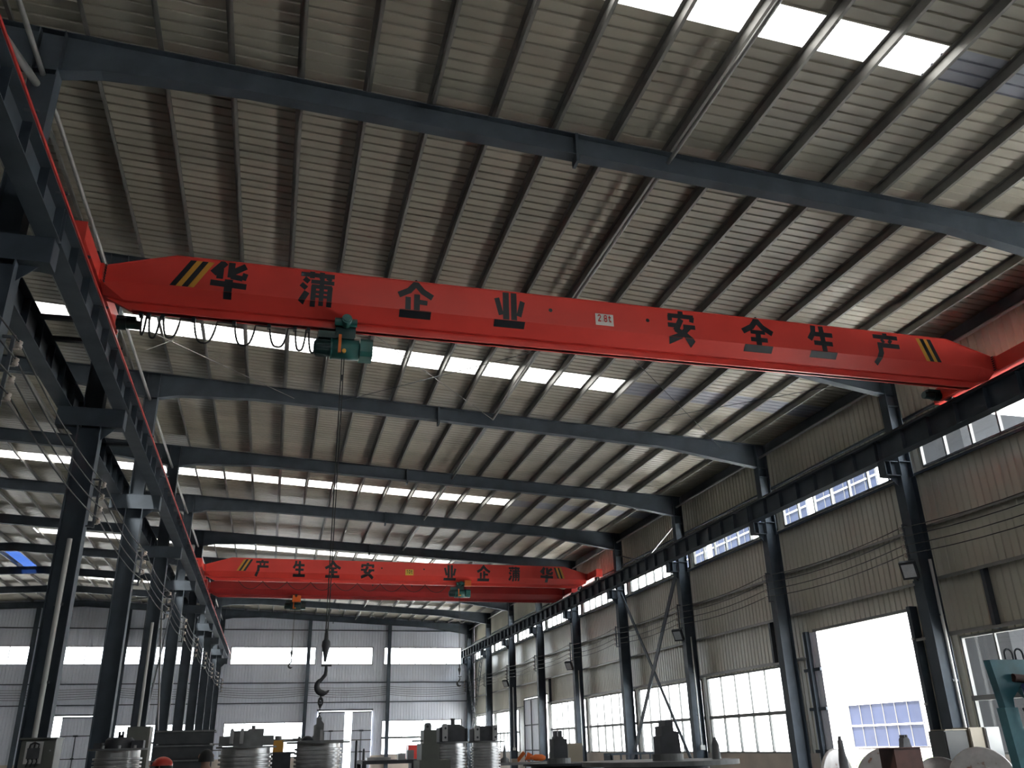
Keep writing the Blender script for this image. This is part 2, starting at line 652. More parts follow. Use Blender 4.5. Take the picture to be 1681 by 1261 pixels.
# ---- end wall
wall_back = struct_root('wall_back', (0, YEND, 0))
me_ = MB()
mda = MB()
DR = (3.3, 6.95, 4.05)
DL = (-14.4, -10.9, 3.95)
bx = sorted({XL, XR, RIDGE, *[q for o in EW_UP + EW_LO for q in o], DR[0], DR[1], DL[0], DL[1]})
for x0, x1 in zip(bx, bx[1:]):
    xm = (x0 + x1) / 2
    ops = []
    for o in EW_LO:
        if o[0] < xm < o[1]:
            ops.append((1.15, 3.38))
    for d in (DR, DL):
        if d[0] < xm < d[1]:
            ops.append((0, d[2]))
    for o in EW_UP:
        if o[0] < xm < o[1]:
            ops.append(EB)
    ops.sort()
    z = 0
    segs = []
    for a, b in ops:
        if a > z:
            segs.append((z, a))
        z = b
    segs.append((z, None))
    for a, b in segs:
        pr = ribs(x0, x1, 0.2, 0.025)
        n = len(pr)
        me_.add([(t, YEND + d, a) for t, d in pr] + [(t, YEND + d, b if b is not None else zroof(t) + 0.05) for t, d in pr],
                [(k, k + 1, n + k + 1, n + k) for k in range(n - 1)])
    if not any(d[0] < xm < d[1] for d in (DR, DL)):
        mda.box(x0, YEND - 0.05, 0, x1, YEND - 0.003, 1.15)
me_.build('wall_sheet', M_ENDWALL, wall_back)
mda.build('dado', M_MASON, wall_back, 'low plastered base wall')


def window_y(n, x0, x1, z0, z1, transom=None, panes=5, yw=None):
    yw = YEND if yw is None else yw
    w = struct_root('window_%d' % n, ((x0 + x1) / 2, yw, z0))
    f = MB()
    t = 0.05
    ya, yb = yw - 0.04, yw + 0.04
    f.box(x0, ya, z0, x0 + t, yb, z1)
    f.box(x1 - t, ya, z0, x1, yb, z1)
    f.box(x0, ya, z0, x1, yb, z0 + t)
    f.box(x0, ya, z1 - t, x1, yb, z1)
    g = (x1 - x0) / panes
    for i in range(1, panes):
        f.box(x0 + g * i - 0.02, ya + 0.01, z0, x0 + g * i + 0.02, yb, z1)
    if transom:
        f.box(x0, ya - 0.02, transom - 0.07, x1, yb, transom + 0.07)
    f.build('frame', M_ALU, w)
    gl = MB()
    gl.box(x0 + 0.01, yw, z0 + 0.01, x1 - 0.01, yw + 0.006, z1 - 0.01)
    gl.build('glass', M_GLASS, w)


for x0, x1 in EW_UP:
    window_y(wn, x0, x1, EB[0], EB[1], None, max(2, round((x1 - x0) / 1.15)))
    wn += 1
for x0, x1 in EW_LO:
    window_y(wn, x0, x1, 1.15, 3.38, 2.25, max(2, round((x1 - x0) / 1.4)))
    wn += 1


window_y(wn, -20.0, RIDGE, EB[0], 7.8, None, 6, YBACK)  # added window band behind the camera, lighting the steel that faces it
window_y(wn + 1, RIDGE, 13.0, EB[0], 7.8, None, 20, YBACK)  # rest of the added window band behind the camera
wn += 2


def leaf_door(n, x0, x1, z1, leaves, label):
    d = struct_root('door_%d' % n, ((x0 + x1) / 2, YEND, 0))
    for a, b in leaves:
        f = MB()
        pr = ribs(a, b, 0.2, 0.02)
        k_ = len(pr)
        f.add([(t, YEND - 0.08 + q, 0.05) for t, q in pr] + [(t, YEND - 0.08 + q, z1 - 0.05) for t, q in pr],
              [(k, k + 1, k_ + k + 1, k_ + k) for k in range(k_ - 1)])
        lf = f.build('leaf', M_ENDWALL, d, label)
        f = MB()
        for z in (0.08, 1.4, 2.75, z1 - 0.1):
            f.box(a, YEND - 0.125, z - 0.025, b, YEND - 0.085, z + 0.025)
        m_ = (a + b) / 2
        f.box(m_ - 0.02, YEND - 0.13, 0.1, m_ + 0.02, YEND - 0.085, 2.75)
        f.box(m_ - 0.14, YEND - 0.135, 2.70, m_ + 0.14, YEND - 0.085, 2.80)
        f.box(m_ - 0.10, YEND - 0.135, 1.36, m_ + 0.10, YEND - 0.085, 1.46)
        f.build('latch_bar', M_STEELD, lf)
    f = MB()
    f.box(x0 - 0.1, YEND - 0.16, z1, x1 + 0.1, YEND - 0.03, z1 + 0.1)
    f.build('track', M_STEELD, d)


leaf_door(3, 3.3, 6.95, 4.05, [(3.3, 5.12), (5.62, 6.95)], 'grey ribbed sliding leaf with a latch bar')
leaf_door(4, -14.4, -10.9, 3.95, [(-14.4, -13.32), (-12.78, -10.9)], 'grey ribbed sliding leaf with a latch bar')

# ---- walls out of the picture, closing the hall
mb = MB()
pr = ribs(YBACK, YEND, 0.4, 0.025)
n = len(pr)
zl = zroof(XL) + 0.03
mb.add([(XL - d, t, 0) for t, d in pr] + [(XL - d, t, zl) for t, d in pr], [(k, k + 1, n + k + 1, n + k) for k in range(n - 1)])
struct('wall_left', mb, M_HIDDEN)
mb = MB()
for x0, x1 in ((XL, -20.0), (-20.0, RIDGE), (RIDGE, 13.0), (13.0, XR)):
    pr = ribs(x0, x1, 0.4, 0.025)
    n = len(pr)
    segs = [(0, EB[0]), (7.8, None)] if -20.5 < x0 < 12.9 else [(0, None)]  # gap for the added window band
    for a, b in segs:
        mb.add([(t, YBACK - d, a) for t, d in pr] + [(t, YBACK - d, b if b else zroof(t) + 0.03) for t, d in pr],
               [(k, k + 1, n + k + 1, n + k) for k in range(n - 1)])
struct('wall_front', mb, M_HIDDEN)

# ================================================================ STEELWORK
# ---- columns
def column(x, fy, sgn, both, label, group, top, end=False):
    """H column; sgn = side of the crane bracket seen from this bay (+1 right, -1 left)"""
    t = thing('steel_column', (x, fy, 0), label, 'column', group)
    lo = 0.20
    s = MB()
    zj = 7.15
    # lower shaft
    s.box(x - lo, fy - 0.14, 0.02, x - lo + 0.014, fy + 0.14, zj)
    s.box(x + lo - 0.014, fy - 0.14, 0.02, x + lo, fy + 0.14, zj)
    s.box(x - lo + 0.014, fy - 0.006, 0.02, x + lo - 0.014, fy + 0.006, zj)
    # upper shaft
    up = 0.165
    s.box(x - up, fy - 0.13, zj, x - up + 0.012, fy + 0.13, top)
    s.box(x + up - 0.012, fy - 0.13, zj, x + up, fy + 0.13, top)
    s.box(x - up + 0.012, fy - 0.006, zj, x + up - 0.012, fy + 0.006, top)
    for z in (7.5, 8.9):
        s.box(x - up, fy - 0.12, z, x + up, fy + 0.12, z + 0.012)
    s.build('shaft', M_STEEL, t)
    b = MB()
    b.box(x - 0.3, fy - 0.22, 0, x + 0.3, fy + 0.22, 0.025)
    b.build('base_plate', M_STEELD, t)
    for sg in ([-1, 1] if both else [sgn]):
        c = MB()
        xf = x + sg * lo
        xe = x + sg * 0.57
        z0, z1 = 7.14, 7.49
        c.box(min(xf, xe), fy - 0.13, z1 - 0.016, max(xf, xe), fy + 0.13, z1)
        c.box(min(xf, xe), fy - 0.13, z0, max(xf, xe), fy + 0.13, z0 + 0.016)
        c.box(min(xf, xe), fy - 0.006, z0, max(xf, xe), fy + 0.006, z1)
        for q in (0.42, 0.565):
            xq = x + sg * q
            c.box(xq - 0.007, fy - 0.13, z0, xq + 0.007, fy + 0.13, z1)
        c.ext([(0, 0), (sg * 0.22, 0), (0, -0.22)], (xf, fy - 0.006, z0), (1, 0, 0), (0, 0, 1), (0, 1, 0), 0.012)
        c.build('crane_bracket', M_STEEL, t)
    if both:
        c = MB()
        c.box(x - 0.57, fy - 0.142, 7.14, x + 0.57, fy - 0.131, 7.49)
        c.build('bracket_plate', M_STEEL, t)
    return t


for k, fy in enumerate(FR):
    lab = ('dark steel column with double bracket in the left row, %s from the camera' % ORD[k]) if k else \
        'nearest steel column of the left row, cut by the left edge of the picture'
    column(CL, fy, 1, True, lab, 'columns of the left row', zpb(CL) - 0.02)
for k, fy in enumerate(FR):
    if k == 0:
        lab = 'steel column under the right end of the nearest rafter, just past the frame edge'
    elif k == 1:
        lab = 'nearest full steel column on the right wall, between the open doorway and the corner window'
    else:
        lab = 'steel column on the right wall, %s from the right edge counting towards the end wall' % ORD[k - 1]
    column(CR, fy, -1, False, lab, 'columns of the right wall', zpb(CR) - 0.02)

# ---- end wall posts
for i, x in enumerate((-15.3, -9.66, 2.39, 8.04)):
    s = MB()
    yy = YEND - 0.2
    s.box(x - 0.12, yy - 0.12, 0.0, x + 0.12, yy - 0.108, zpb(x) - 0.4)
    s.box(x - 0.12, yy + 0.108, 0.0, x + 0.12, yy + 0.12, zpb(x) - 0.4)
    s.box(x - 0.006, yy - 0.108, 0.0, x + 0.006, yy + 0.108, zpb(x) - 0.4)
    o = s.build('wall_post', M_STEEL)
    tag(o, ['steel end wall post of the left bay, left of the nearest big column',
            'steel end wall post of the left bay, hidden among the left columns',
            'steel end wall post left of the sliding door, behind the crane hook',
            'steel post against the end wall, right of the sliding door'][i], 'post')

# ---- rafters (one per frame and bay)
def rafter(fy, pts_top, pts_bot, label, group, splice):
    x0 = pts_top[0][0]
    t = thing('roof_rafter', (x0, fy, pts_top[0][1] - 0.4), label, 'rafter', group)
    w = MB()
    w.ext(pts_top + pts_bot[::-1], (0, fy - 0.005, 0), (1, 0, 0), (0, 0, 1), (0, 1, 0), 0.01)
    w.build('web', M_STEEL, t)
    tf = MB()
    for (xa, za), (xb, zb) in zip(pts_top, pts_top[1:]):
        tf.bar((xa, fy, za - 0.007), (xb, fy, zb - 0.007), 0.2, 0.014)
    tf.build('top_flange', M_STEEL, t)
    bf = MB()
    for (xa, za), (xb, zb) in zip(pts_bot, pts_bot[1:]):
        bf.bar((xa, fy, za + 0.007), (xb, fy, zb + 0.007), 0.2, 0.014)
    bf.build('bottom_flange', M_STEEL, t)
    for xs in splice:
        sp = MB()
        zt = zpb(xs)
        sp.box(xs - 0.025, fy - 0.11, zt - 0.52, xs + 0.025, fy + 0.11, zt + 0.0)
        sp.build('splice_plate', M_STEEL, t)


for k, fy in enumerate(FR):
    L = CL - 0.165
    top = [(L, zpb(L)), (CR + 0.17, zpb(CR + 0.17))]
    bot = [(L, 10.08), (CL + 0.17, 10.10), (-2.9, 10.20), (-1.0, 10.255), (0.4, 10.19), (10.7, 9.67), (13.74, 9.20), (CR + 0.17, 9.18)]
    lab = 'roof rafter across the crane bay, %s from the camera%s' % (ORD[k], ['', ', hidden behind the near crane', '', '', '', '', ', beyond the far cranes', '', '', ', against the end wall'][k])
    rafter(fy, top, bot, lab, 'rafters of the crane bay', [3.95])
    top = [(XL + 0.2, zpb(XL + 0.2)), (RIDGE, zpb(RIDGE)), (L - 0.006, zpb(L))]
    bot = [(XL + 0.2, zpb(XL) - 0.75), (-19.0, zpb(-19) - 0.4), (RIDGE, zpb(RIDGE) - 0.40), (-6.4, zpb(-6.4) - 0.4), (L - 0.006, 10.12)]
    if k >= 1:
        lab = 'roof rafter across the dim left bay, %s from the camera' % ORD[k]
    else:
        lab = 'roof rafter across the left bay, nearest one, cut off by the top left corner'
    rafter(fy, top, bot, lab, 'rafters of the left bay', [])

# ---- purlins: one continuous line each
PX = [13.28 - 0.968 * i for i in range(18)]


def purlin(x, label, group, sg=1):
    z = zpb(x)
    m = MB()
    m.box(x - 0.003, YBACK, z + 0.002, x + 0.003, YEND - 0.02, z + 0.165)
    xa, xb = sorted((x, x + sg * 0.05))
    m.box(xa, YBACK, z + 0.002, xb, YEND - 0.02, z + 0.006)
    m.box(min(xa, xb) if sg < 0 else xb - 0.004, YBACK, z + 0.002, (xa + 0.004) if sg < 0 else xb, YEND - 0.02, z + 0.022)
    xa, xb = sorted((x, x - sg * 0.062))
    m.box(xa, YBACK, z + 0.161, xb, YEND - 0.02, z + 0.165)
    o = m.build('roof_purlin', M_GALV)
    tag(o, label, 'purlin', group)


for i, x in enumerate(PX):
    purlin(x, 'galvanised roof purlin running down the crane bay, %s from the right wall' % ORD[i], 'purlins of the crane bay')
for i in range(13):
    x = PX[-1] - 0.968 * (i + 1)
    if abs(x - RIDGE) < 0.12:
        x += 0.2
    if x < XL + 0.5:
        break
    purlin(x, 'galvanised roof purlin over the dim left bay, %s to the left of the columns' % ORD[i], 'purlins of the left bay', 1 if x > RIDGE else -1)
m = MB()
m.box(14.16, YBACK, 9.72, 14.31, YEND - 0.02, 9.97)
tag(m.build('eave_purlin', M_STEELD), 'dark eave purlin where the roof meets the right wall', 'purlin')

# ---- tie pipes
for k in range(10):
    ya = FR[k - 1] if k else 4.3
    yb = FR[k]
    m = MB()
    m.tube([(CL - 0.03, ya + 0.02, 10.06), (CL - 0.03, yb - 0.02, 10.06)], 0.036, 10)
    lab = 'grey tie pipe between the heads of the left columns, %s span from the camera' % ORD[k]
    tag(m.build('tie_pipe', M_PIPE), lab, 'pipe', 'tie pipes along the left columns')
    m = MB()
    m.tube([(CR, ya + 0.02, 9.53), (CR, yb - 0.02, 9.53)], 0.036, 10)
    lab = 'grey tie pipe high along the right wall, %s span from the camera' % ORD[k]
    tag(m.build('tie_pipe', M_PIPE), lab, 'pipe', 'tie pipes along the right columns')
    m = MB()
    m.tube([(5.52, ya + 0.02, 10.18), (5.52, yb - 0.02, 10.18)], 0.034, 10)
    lab = 'grey tie pipe under the middle of the roof, %s span from the camera' % ORD[k]
    tag(m.build('tie_pipe', M_PIPE), lab, 'pipe', 'tie pipes under the middle of the roof')

# ---- girts along the right wall
for i, z in enumerate((3.62, 4.82, 6.0, 7.24, 8.6)):
    m = MB()
    parts = [(YBACK, YEND - 0.3)] if i else [(YBACK, DOOR_A[0] - 0.1), (DOOR_A[1] + 0.35, DOOR_F[0] - 0.1), (DOOR_F[1] + 0.1, YEND - 0.3)]
    for j, (ya, yb) in enumerate(parts):
        m = MB()
        m.box(14.16, ya, z, 14.33, yb, z + 0.006)
        m.box(14.16, ya, z - 0.055, 14.166, yb, z + 0.006)
        m.box(14.324, ya, z, 14.33, yb, z + 0.055)
        lab = 'horizontal steel girt on the right wall, %s from the bottom' % ORD[i]
        if not i:
            lab = 'lowest steel girt on the right wall, %s' % ['on the near side of the doorway', 'between the open doorway and the far door', 'beyond the far door'][j]
        tag(m.build('wall_girt', M_GALV if i < 3 else M_STEEL), lab, 'girt')
# short posts between window heads and the girt above
for j, y in enumerate((14.95, 23.5, 45.9)):
    m = MB()
    m.box(14.2, y - 0.05, 3.56, 14.33, y + 0.05, 4.82)
    o = m.build('trim_%d' % (j + 1), M_STEELD)
    o['kind'] = 'structure'
# girts on the end wall
for i, z in enumerate((4.6, 5.9, 9.45)):
    m = MB()
    m.box(XL + 0.1, YEND - 0.09, z - 0.03, XR - 0.3, YEND - 0.01, z + 0.03)
    tag(m.build('wall_girt', M_STEEL), 'horizontal steel girt on the end wall, %s' % ['below the power wires', 'level with the power wires', 'above the high windows'][i], 'girt')

# ---- crane runway beams, one per span, with stiffeners; rails on top
RZ0, RZH = 7.49, 0.50
RAILX_L, RAILX_R, RAILX_LL = -3.10, 13.39, -4.06


def runway(x, ya, yb, label, group):
    t = thing('runway_beam', (x, ya, RZ0), label, 'beam', group)
    m = MB()
    ibeam_y(m, x, ya + 0.01, yb - 0.01, RZ0, RZH, 0.26, 0.016, 0.01)
    m.build('beam', M_STEEL, t)
    n = 7
    for i in range(n + 1):
        s = MB()
        y = ya + 0.06 + (yb - ya - 0.12) * i / n
        s.box(x - 0.11, y - 0.005, RZ0 + 0.016, x + 0.11, y + 0.005, RZ0 + RZH - 0.016)
        s.build('stiffener', M_STEEL, t)


spans = [4.3] + FR
for k in range(10):
    ya, yb = spans[k], spans[k + 1]
    runway(RAILX_R, ya, yb, 'crane runway beam along the right wall, %s span from the camera' % ORD[k], 'runway beams on the right')
    runway(RAILX_L, ya, yb, 'crane runway beam on the near side of the left columns, %s span from the camera' % ORD[k], 'runway beams on the left')
    runway(RAILX_LL, ya, yb, 'runway beam of the next bay behind the left columns, %s span from the camera' % ORD[k], 'runway beams of the next bay')
for x, lab in ((RAILX_R, 'crane rail on top of the right runway beams'), (RAILX_L, 'crane rail on top of the left runway beams'), (RAILX_LL, 'crane rail of the next bay behind the left columns')):
    m = MB()
    m.box(x - 0.035, 4.3, RZ0 + RZH, x + 0.035, 64.3, RZ0 + RZH + 0.02)
    m.box(x - 0.008, 4.3, RZ0 + RZH + 0.02, x + 0.008, 64.3, RZ0 + RZH + 0.07)
    m.box(x - 0.02, 4.3, RZ0 + RZH + 0.07, x + 0.02, 64.3, RZ0 + RZH + 0.1)
    tag(m.build('crane_rail', M_IRON), lab, 'rail')
# struts tying the two left runway beams together
for i, y in enumerate((13.35, 14.15, 19.6, 25.4)):
    m = MB()
    m.box(RAILX_LL + 0.14, y - 0.05, RZ0 + 0.40, RAILX_L - 0.14, y + 0.05, RZ0 + 0.46)
    tag(m.build('tie_strut', M_STEELD), 'short steel strut between the two left runway beams, %s from the camera' % ORD[i], 'strut', 'struts between the left runway beams')

# ---- red conductor bar on the left runway
t = thing('conductor_bar', (-2.9, 4.3, 7.85), 'thin red conductor bar running along the left crane runway', 'conductor bar')
m = MB()
m.box(-2.88, 4.3, 7.795, -2.86, 64.2, 7.835)
m.build('bar', M_REDBAR, t)
y = 5.2
while y < 64:
    m = MB()
    m.box(-2.975, y - 0.012, 7.845, -2.835, y + 0.012, 7.865)
    m.box(-2.875, y - 0.02, 7.84, -2.845, y + 0.02, 7.87)
    m.build('bracket', M_STEELD, t)
    y += 1.5

# ---- bracing
def rod(p0, p1, r, label, cat, group=None, mt=None):
    m = MB()
    m.tube([p0, p1], r, 6)
    tag(m.build('brace_rod', mt or M_STEELD), label, cat, group)


rod((-3.45, 18.95, 10.50), (0.0, 22.25, 10.36), 0.008, 'thin roof rod at the left end of the second skylight strip, falling away', 'rod', None, M_GALV)
rod((-3.5, 20.15, 10.50), (-0.2, 16.4, 10.36), 0.008, 'thin roof rod at the left end of the second skylight strip, crossing upwards', 'rod', None, M_GALV)
rod((1.0, 22.22, 10.28), (5.4, 17.45, 10.10), 0.008, 'thin dark roof rod rising right from the middle of the second full rafter', 'rod')
rod((1.2, 17.2, 10.28), (5.5, 22.1, 10.08), 0.008, 'thin pale roof rod crossing under the second skylight strip, right of the hoist', 'rod', None, M_GALV)
rod((7.0, 16.4, 10.0), (12.6, 22.2, 9.74), 0.008, 'thin dark roof rod right of the skylight strip, falling towards the second right column', 'rod')
rod((8.2, 22.2, 9.94), (13.6, 15.9 + 0.6, 9.68), 0.008, 'thin dark roof rod right of the skylight strip, rising towards the near right column', 'rod')
# wall cross bracing between the third and fourth right columns (pairs of angles)
m = MB()
m.bar((13.86, 34.1, 7.35), (13.86, 28.5, 0.5), 0.03, 0.15)
tag(m.build('wall_brace', M_STEEL), 'slim diagonal wall brace rising to the left, between the third and fourth right columns', 'brace')
m = MB()
m.bar((13.74, 28.5, 7.1), (13.74, 34.1, 0.6), 0.03, 0.22)
tag(m.build('wall_brace', M_STEEL), 'wider diagonal wall brace rising to the right, between the third and fourth right columns', 'brace')
m = MB()
m.bar((13.9, 31.75, 8.12), (13.9, 28.45, 8.95), 0.04, 0.06)
tag(m.build('wall_brace', M_PIPE), 'short pale brace rising above the right runway beam to the third right column', 'brace')
m = MB()
m.bar((13.9, 31.45, 8.12), (13.9, 34.15, 8.95), 0.03, 0.05)
tag(m.build('wall_brace', M_STEELD), 'short dark brace rising above the right runway beam to the fourth right column', 'brace')
# cross bracing in the left column row
m = MB()
m.bar((CL + 0.05, 28.6, 7.0), (CL + 0.05, 34.0, 1.0), 0.05, 0.09)
tag(m.build('wall_brace', M_PIPE), 'pale diagonal brace between the left columns, falling away from the camera', 'brace')
m = MB()
m.bar((CL - 0.08, 34.0, 7.0), (CL - 0.08, 28.6, 0.6), 0.05, 0.09)
tag(m.build('wall_brace', M_STEELD), 'dark diagonal brace between the left columns, falling towards the camera', 'brace')

m = MB()
m.tube([(CL - 0.02, 10.1, 9.75), (CL - 0.02, 4.5, 7.9)], 0.05, 10)
tag(m.build('wall_brace', M_PIPE), 'thick grey brace pipe in the top left corner, ending at the nearest left column', 'brace')


# ================================================================ CRANES
GLYPH = {
    'hua': [([(.36, 1.0), (.06, .64)], .17), ([(.25, .80), (.25, .50)], .15), ([(.54, 1.0), (.54, .56)], .15),
            ([(.92, .93), (.56, .70)], .15), ([(.54, .60), (.86, .56)], .13), ([(.88, .52), (.93, .72)], .12),
            ([(.02, .37), (.98, .33)], .14), ([(.50, .50), (.50, .0)], .18)],
    'pu': [([(.02, .90), (.98, .90)], .11), ([(.34, 1.0), (.34, .80)], .12), ([(.62, 1.0), (.62, .80)], .12),
           ([(.12, .78), (.26, .68)], .12), ([(.04, .60), (.20, .48)], .12), ([(.22, .38), (.06, .08)], .14),
           ([(.32, .70), (.98, .70)], .10), ([(.40, .58), (.40, .02)], .12), ([(.34, .56), (.92, .56)], .10),
           ([(.87, .58), (.86, .04)], .12), ([(.63, .82), (.63, .05)], .11), ([(.40, .40), (.88, .40)], .07),
           ([(.40, .27), (.88, .27)], .07), ([(.76, .84), (.90, .77)], .08)],
    'qi': [([(.53, 1.0), (.30, .74), (.02, .60)], .15), ([(.47, 1.0), (.72, .74), (.98, .60)], .15),
           ([(.54, .64), (.54, .16)], .15), ([(.54, .42), (.86, .40)], .12), ([(.27, .54), (.27, .16)], .14),
           ([(.02, .07), (.98, .07)], .14)],
    'ye': [([(.38, 1.0), (.38, .15)], .17), ([(.64, 1.0), (.64, .15)], .16), ([(.08, .80), (.22, .28)], .14),
           ([(.93, .76), (.80, .28)], .14), ([(.0, .06), (1.0, .06)], .13)],
    'an': [([(.50, 1.0), (.50, .84)], .15), ([(.05, .83), (.95, .83)], .12), ([(.11, .84), (.11, .66)], .13),
           ([(.90, .84), (.86, .66)], .13), ([(.02, .52), (.44, .52)], .12), ([(.56, .50), (.98, .50)], .12),
           ([(.50, .74), (.28, .34)], .16), ([(.30, .38), (.62, .22), (.88, .03)], .15), ([(.72, .46), (.44, .20), (.10, .07)], .15)],
    'quan': [([(.53, 1.0), (.32, .74), (.03, .58)], .15), ([(.47, 1.0), (.70, .74), (.98, .58)], .15),
             ([(.26, .57), (.76, .57)], .11), ([(.24, .32), (.82, .32)], .12), ([(.02, .06), (.98, .06)], .14),
             ([(.51, .58), (.51, .06)], .15)],
    'sheng': [([(.22, .96), (.20, .76), (.06, .55)], .15), ([(.22, .72), (.90, .72)], .13), ([(.18, .42), (.86, .42)], .13),
              ([(.02, .07), (.98, .07)], .14), ([(.50, 1.0), (.54, .10)], .15)],
    'chan': [([(.50, 1.0), (.50, .86)], .14), ([(.04, .86), (.96, .86)], .12), ([(.34, .78), (.42, .66)], .10),
             ([(.70, .78), (.60, .66)], .10), ([(.20, .57), (.98, .57)], .13), ([(.25, .62), (.25, .32), (.10, .02)], .15)],
    '2': [([(.1, .8), (.3, .97), (.7, .97), (.88, .75), (.12, .08)], .17), ([(.08, .08), (.95, .08)], .17)],
    '8': [([(.5, .97), (.15, .85), (.15, .62), (.5, .52), (.88, .36), (.88, .16), (.5, .03)], .17),
          ([(.5, .97), (.85, .85), (.85, .62), (.5, .52), (.12, .36), (.12, .16), (.5, .03)], .17)],
    '.': [([(.5, .0), (.5, .16)], .3)],
    't': [([(.45, .95), (.45, .15), (.85, .06)], .2), ([(.1, .7), (.85, .7)], .16)],
    '1': [([(.3, .8), (.55, .97), (.55, .02)], .2)],
    '0': [([(.5, .97), (.15, .75), (.15, .25), (.5, .03), (.85, .25), (.85, .75), (.5, .97)], .18)],
}


def stroke_quads(key):
    out = []
    for pts, th in GLYPH[key]:
        for (x0, y0), (x1, y1) in zip(pts, pts[1:]):
            d = math.hypot(x1 - x0, y1 - y0)
            ux, uy = (x1 - x0) / d, (y1 - y0) / d
            e = th * 0.28 if len(pts) > 2 else 0
            a = (x0 - ux * e, y0 - uy * e)
            b = (x1 + ux * e, y1 + uy * e)
            h = th * 0.60
            out.append([(a[0] - uy * h, a[1] + ux * h), (a[0] + uy * h, a[1] - ux * h), (b[0] + uy * h, b[1] - ux * h), (b[0] - uy * h, b[1] + ux * h)])
    return out


def clip(poly, z, above):
    out = []
    n = len(poly)
    for i in range(n):
        p, q = poly[i], poly[(i + 1) % n]
        pi = (p[1] >= z) == above
        qi = (q[1] >= z) == above
        if pi:
            out.append(p)
        if pi != qi:
            t = (z - p[1]) / (q[1] - p[1])
            out.append((p[0] + t * (q[0] - p[0]), z))
    return out


def on_girder(polys, yf, bend, eps=0.003):
    """lay polygons given in (x, z) on the girder's front: vertical above the bend, sloping back below"""
    mb = MB()
    for i, poly in enumerate(polys):
        e = eps + 0.0004 * i
        for above in (True, False):
            pc = clip(poly, bend, above)
            if len(pc) < 3:
                continue
            vs = []
            for x, z in pc:
                if above:
                    vs.append((x, yf - e, z))
                else:
                    vs.append((x, yf + (bend - z) * 0.95 - e, z - e * 0.9))
            mb.add(vs, [tuple(range(len(vs)))])
    return mb


XA, XB = -2.93, 13.22          # girder ends


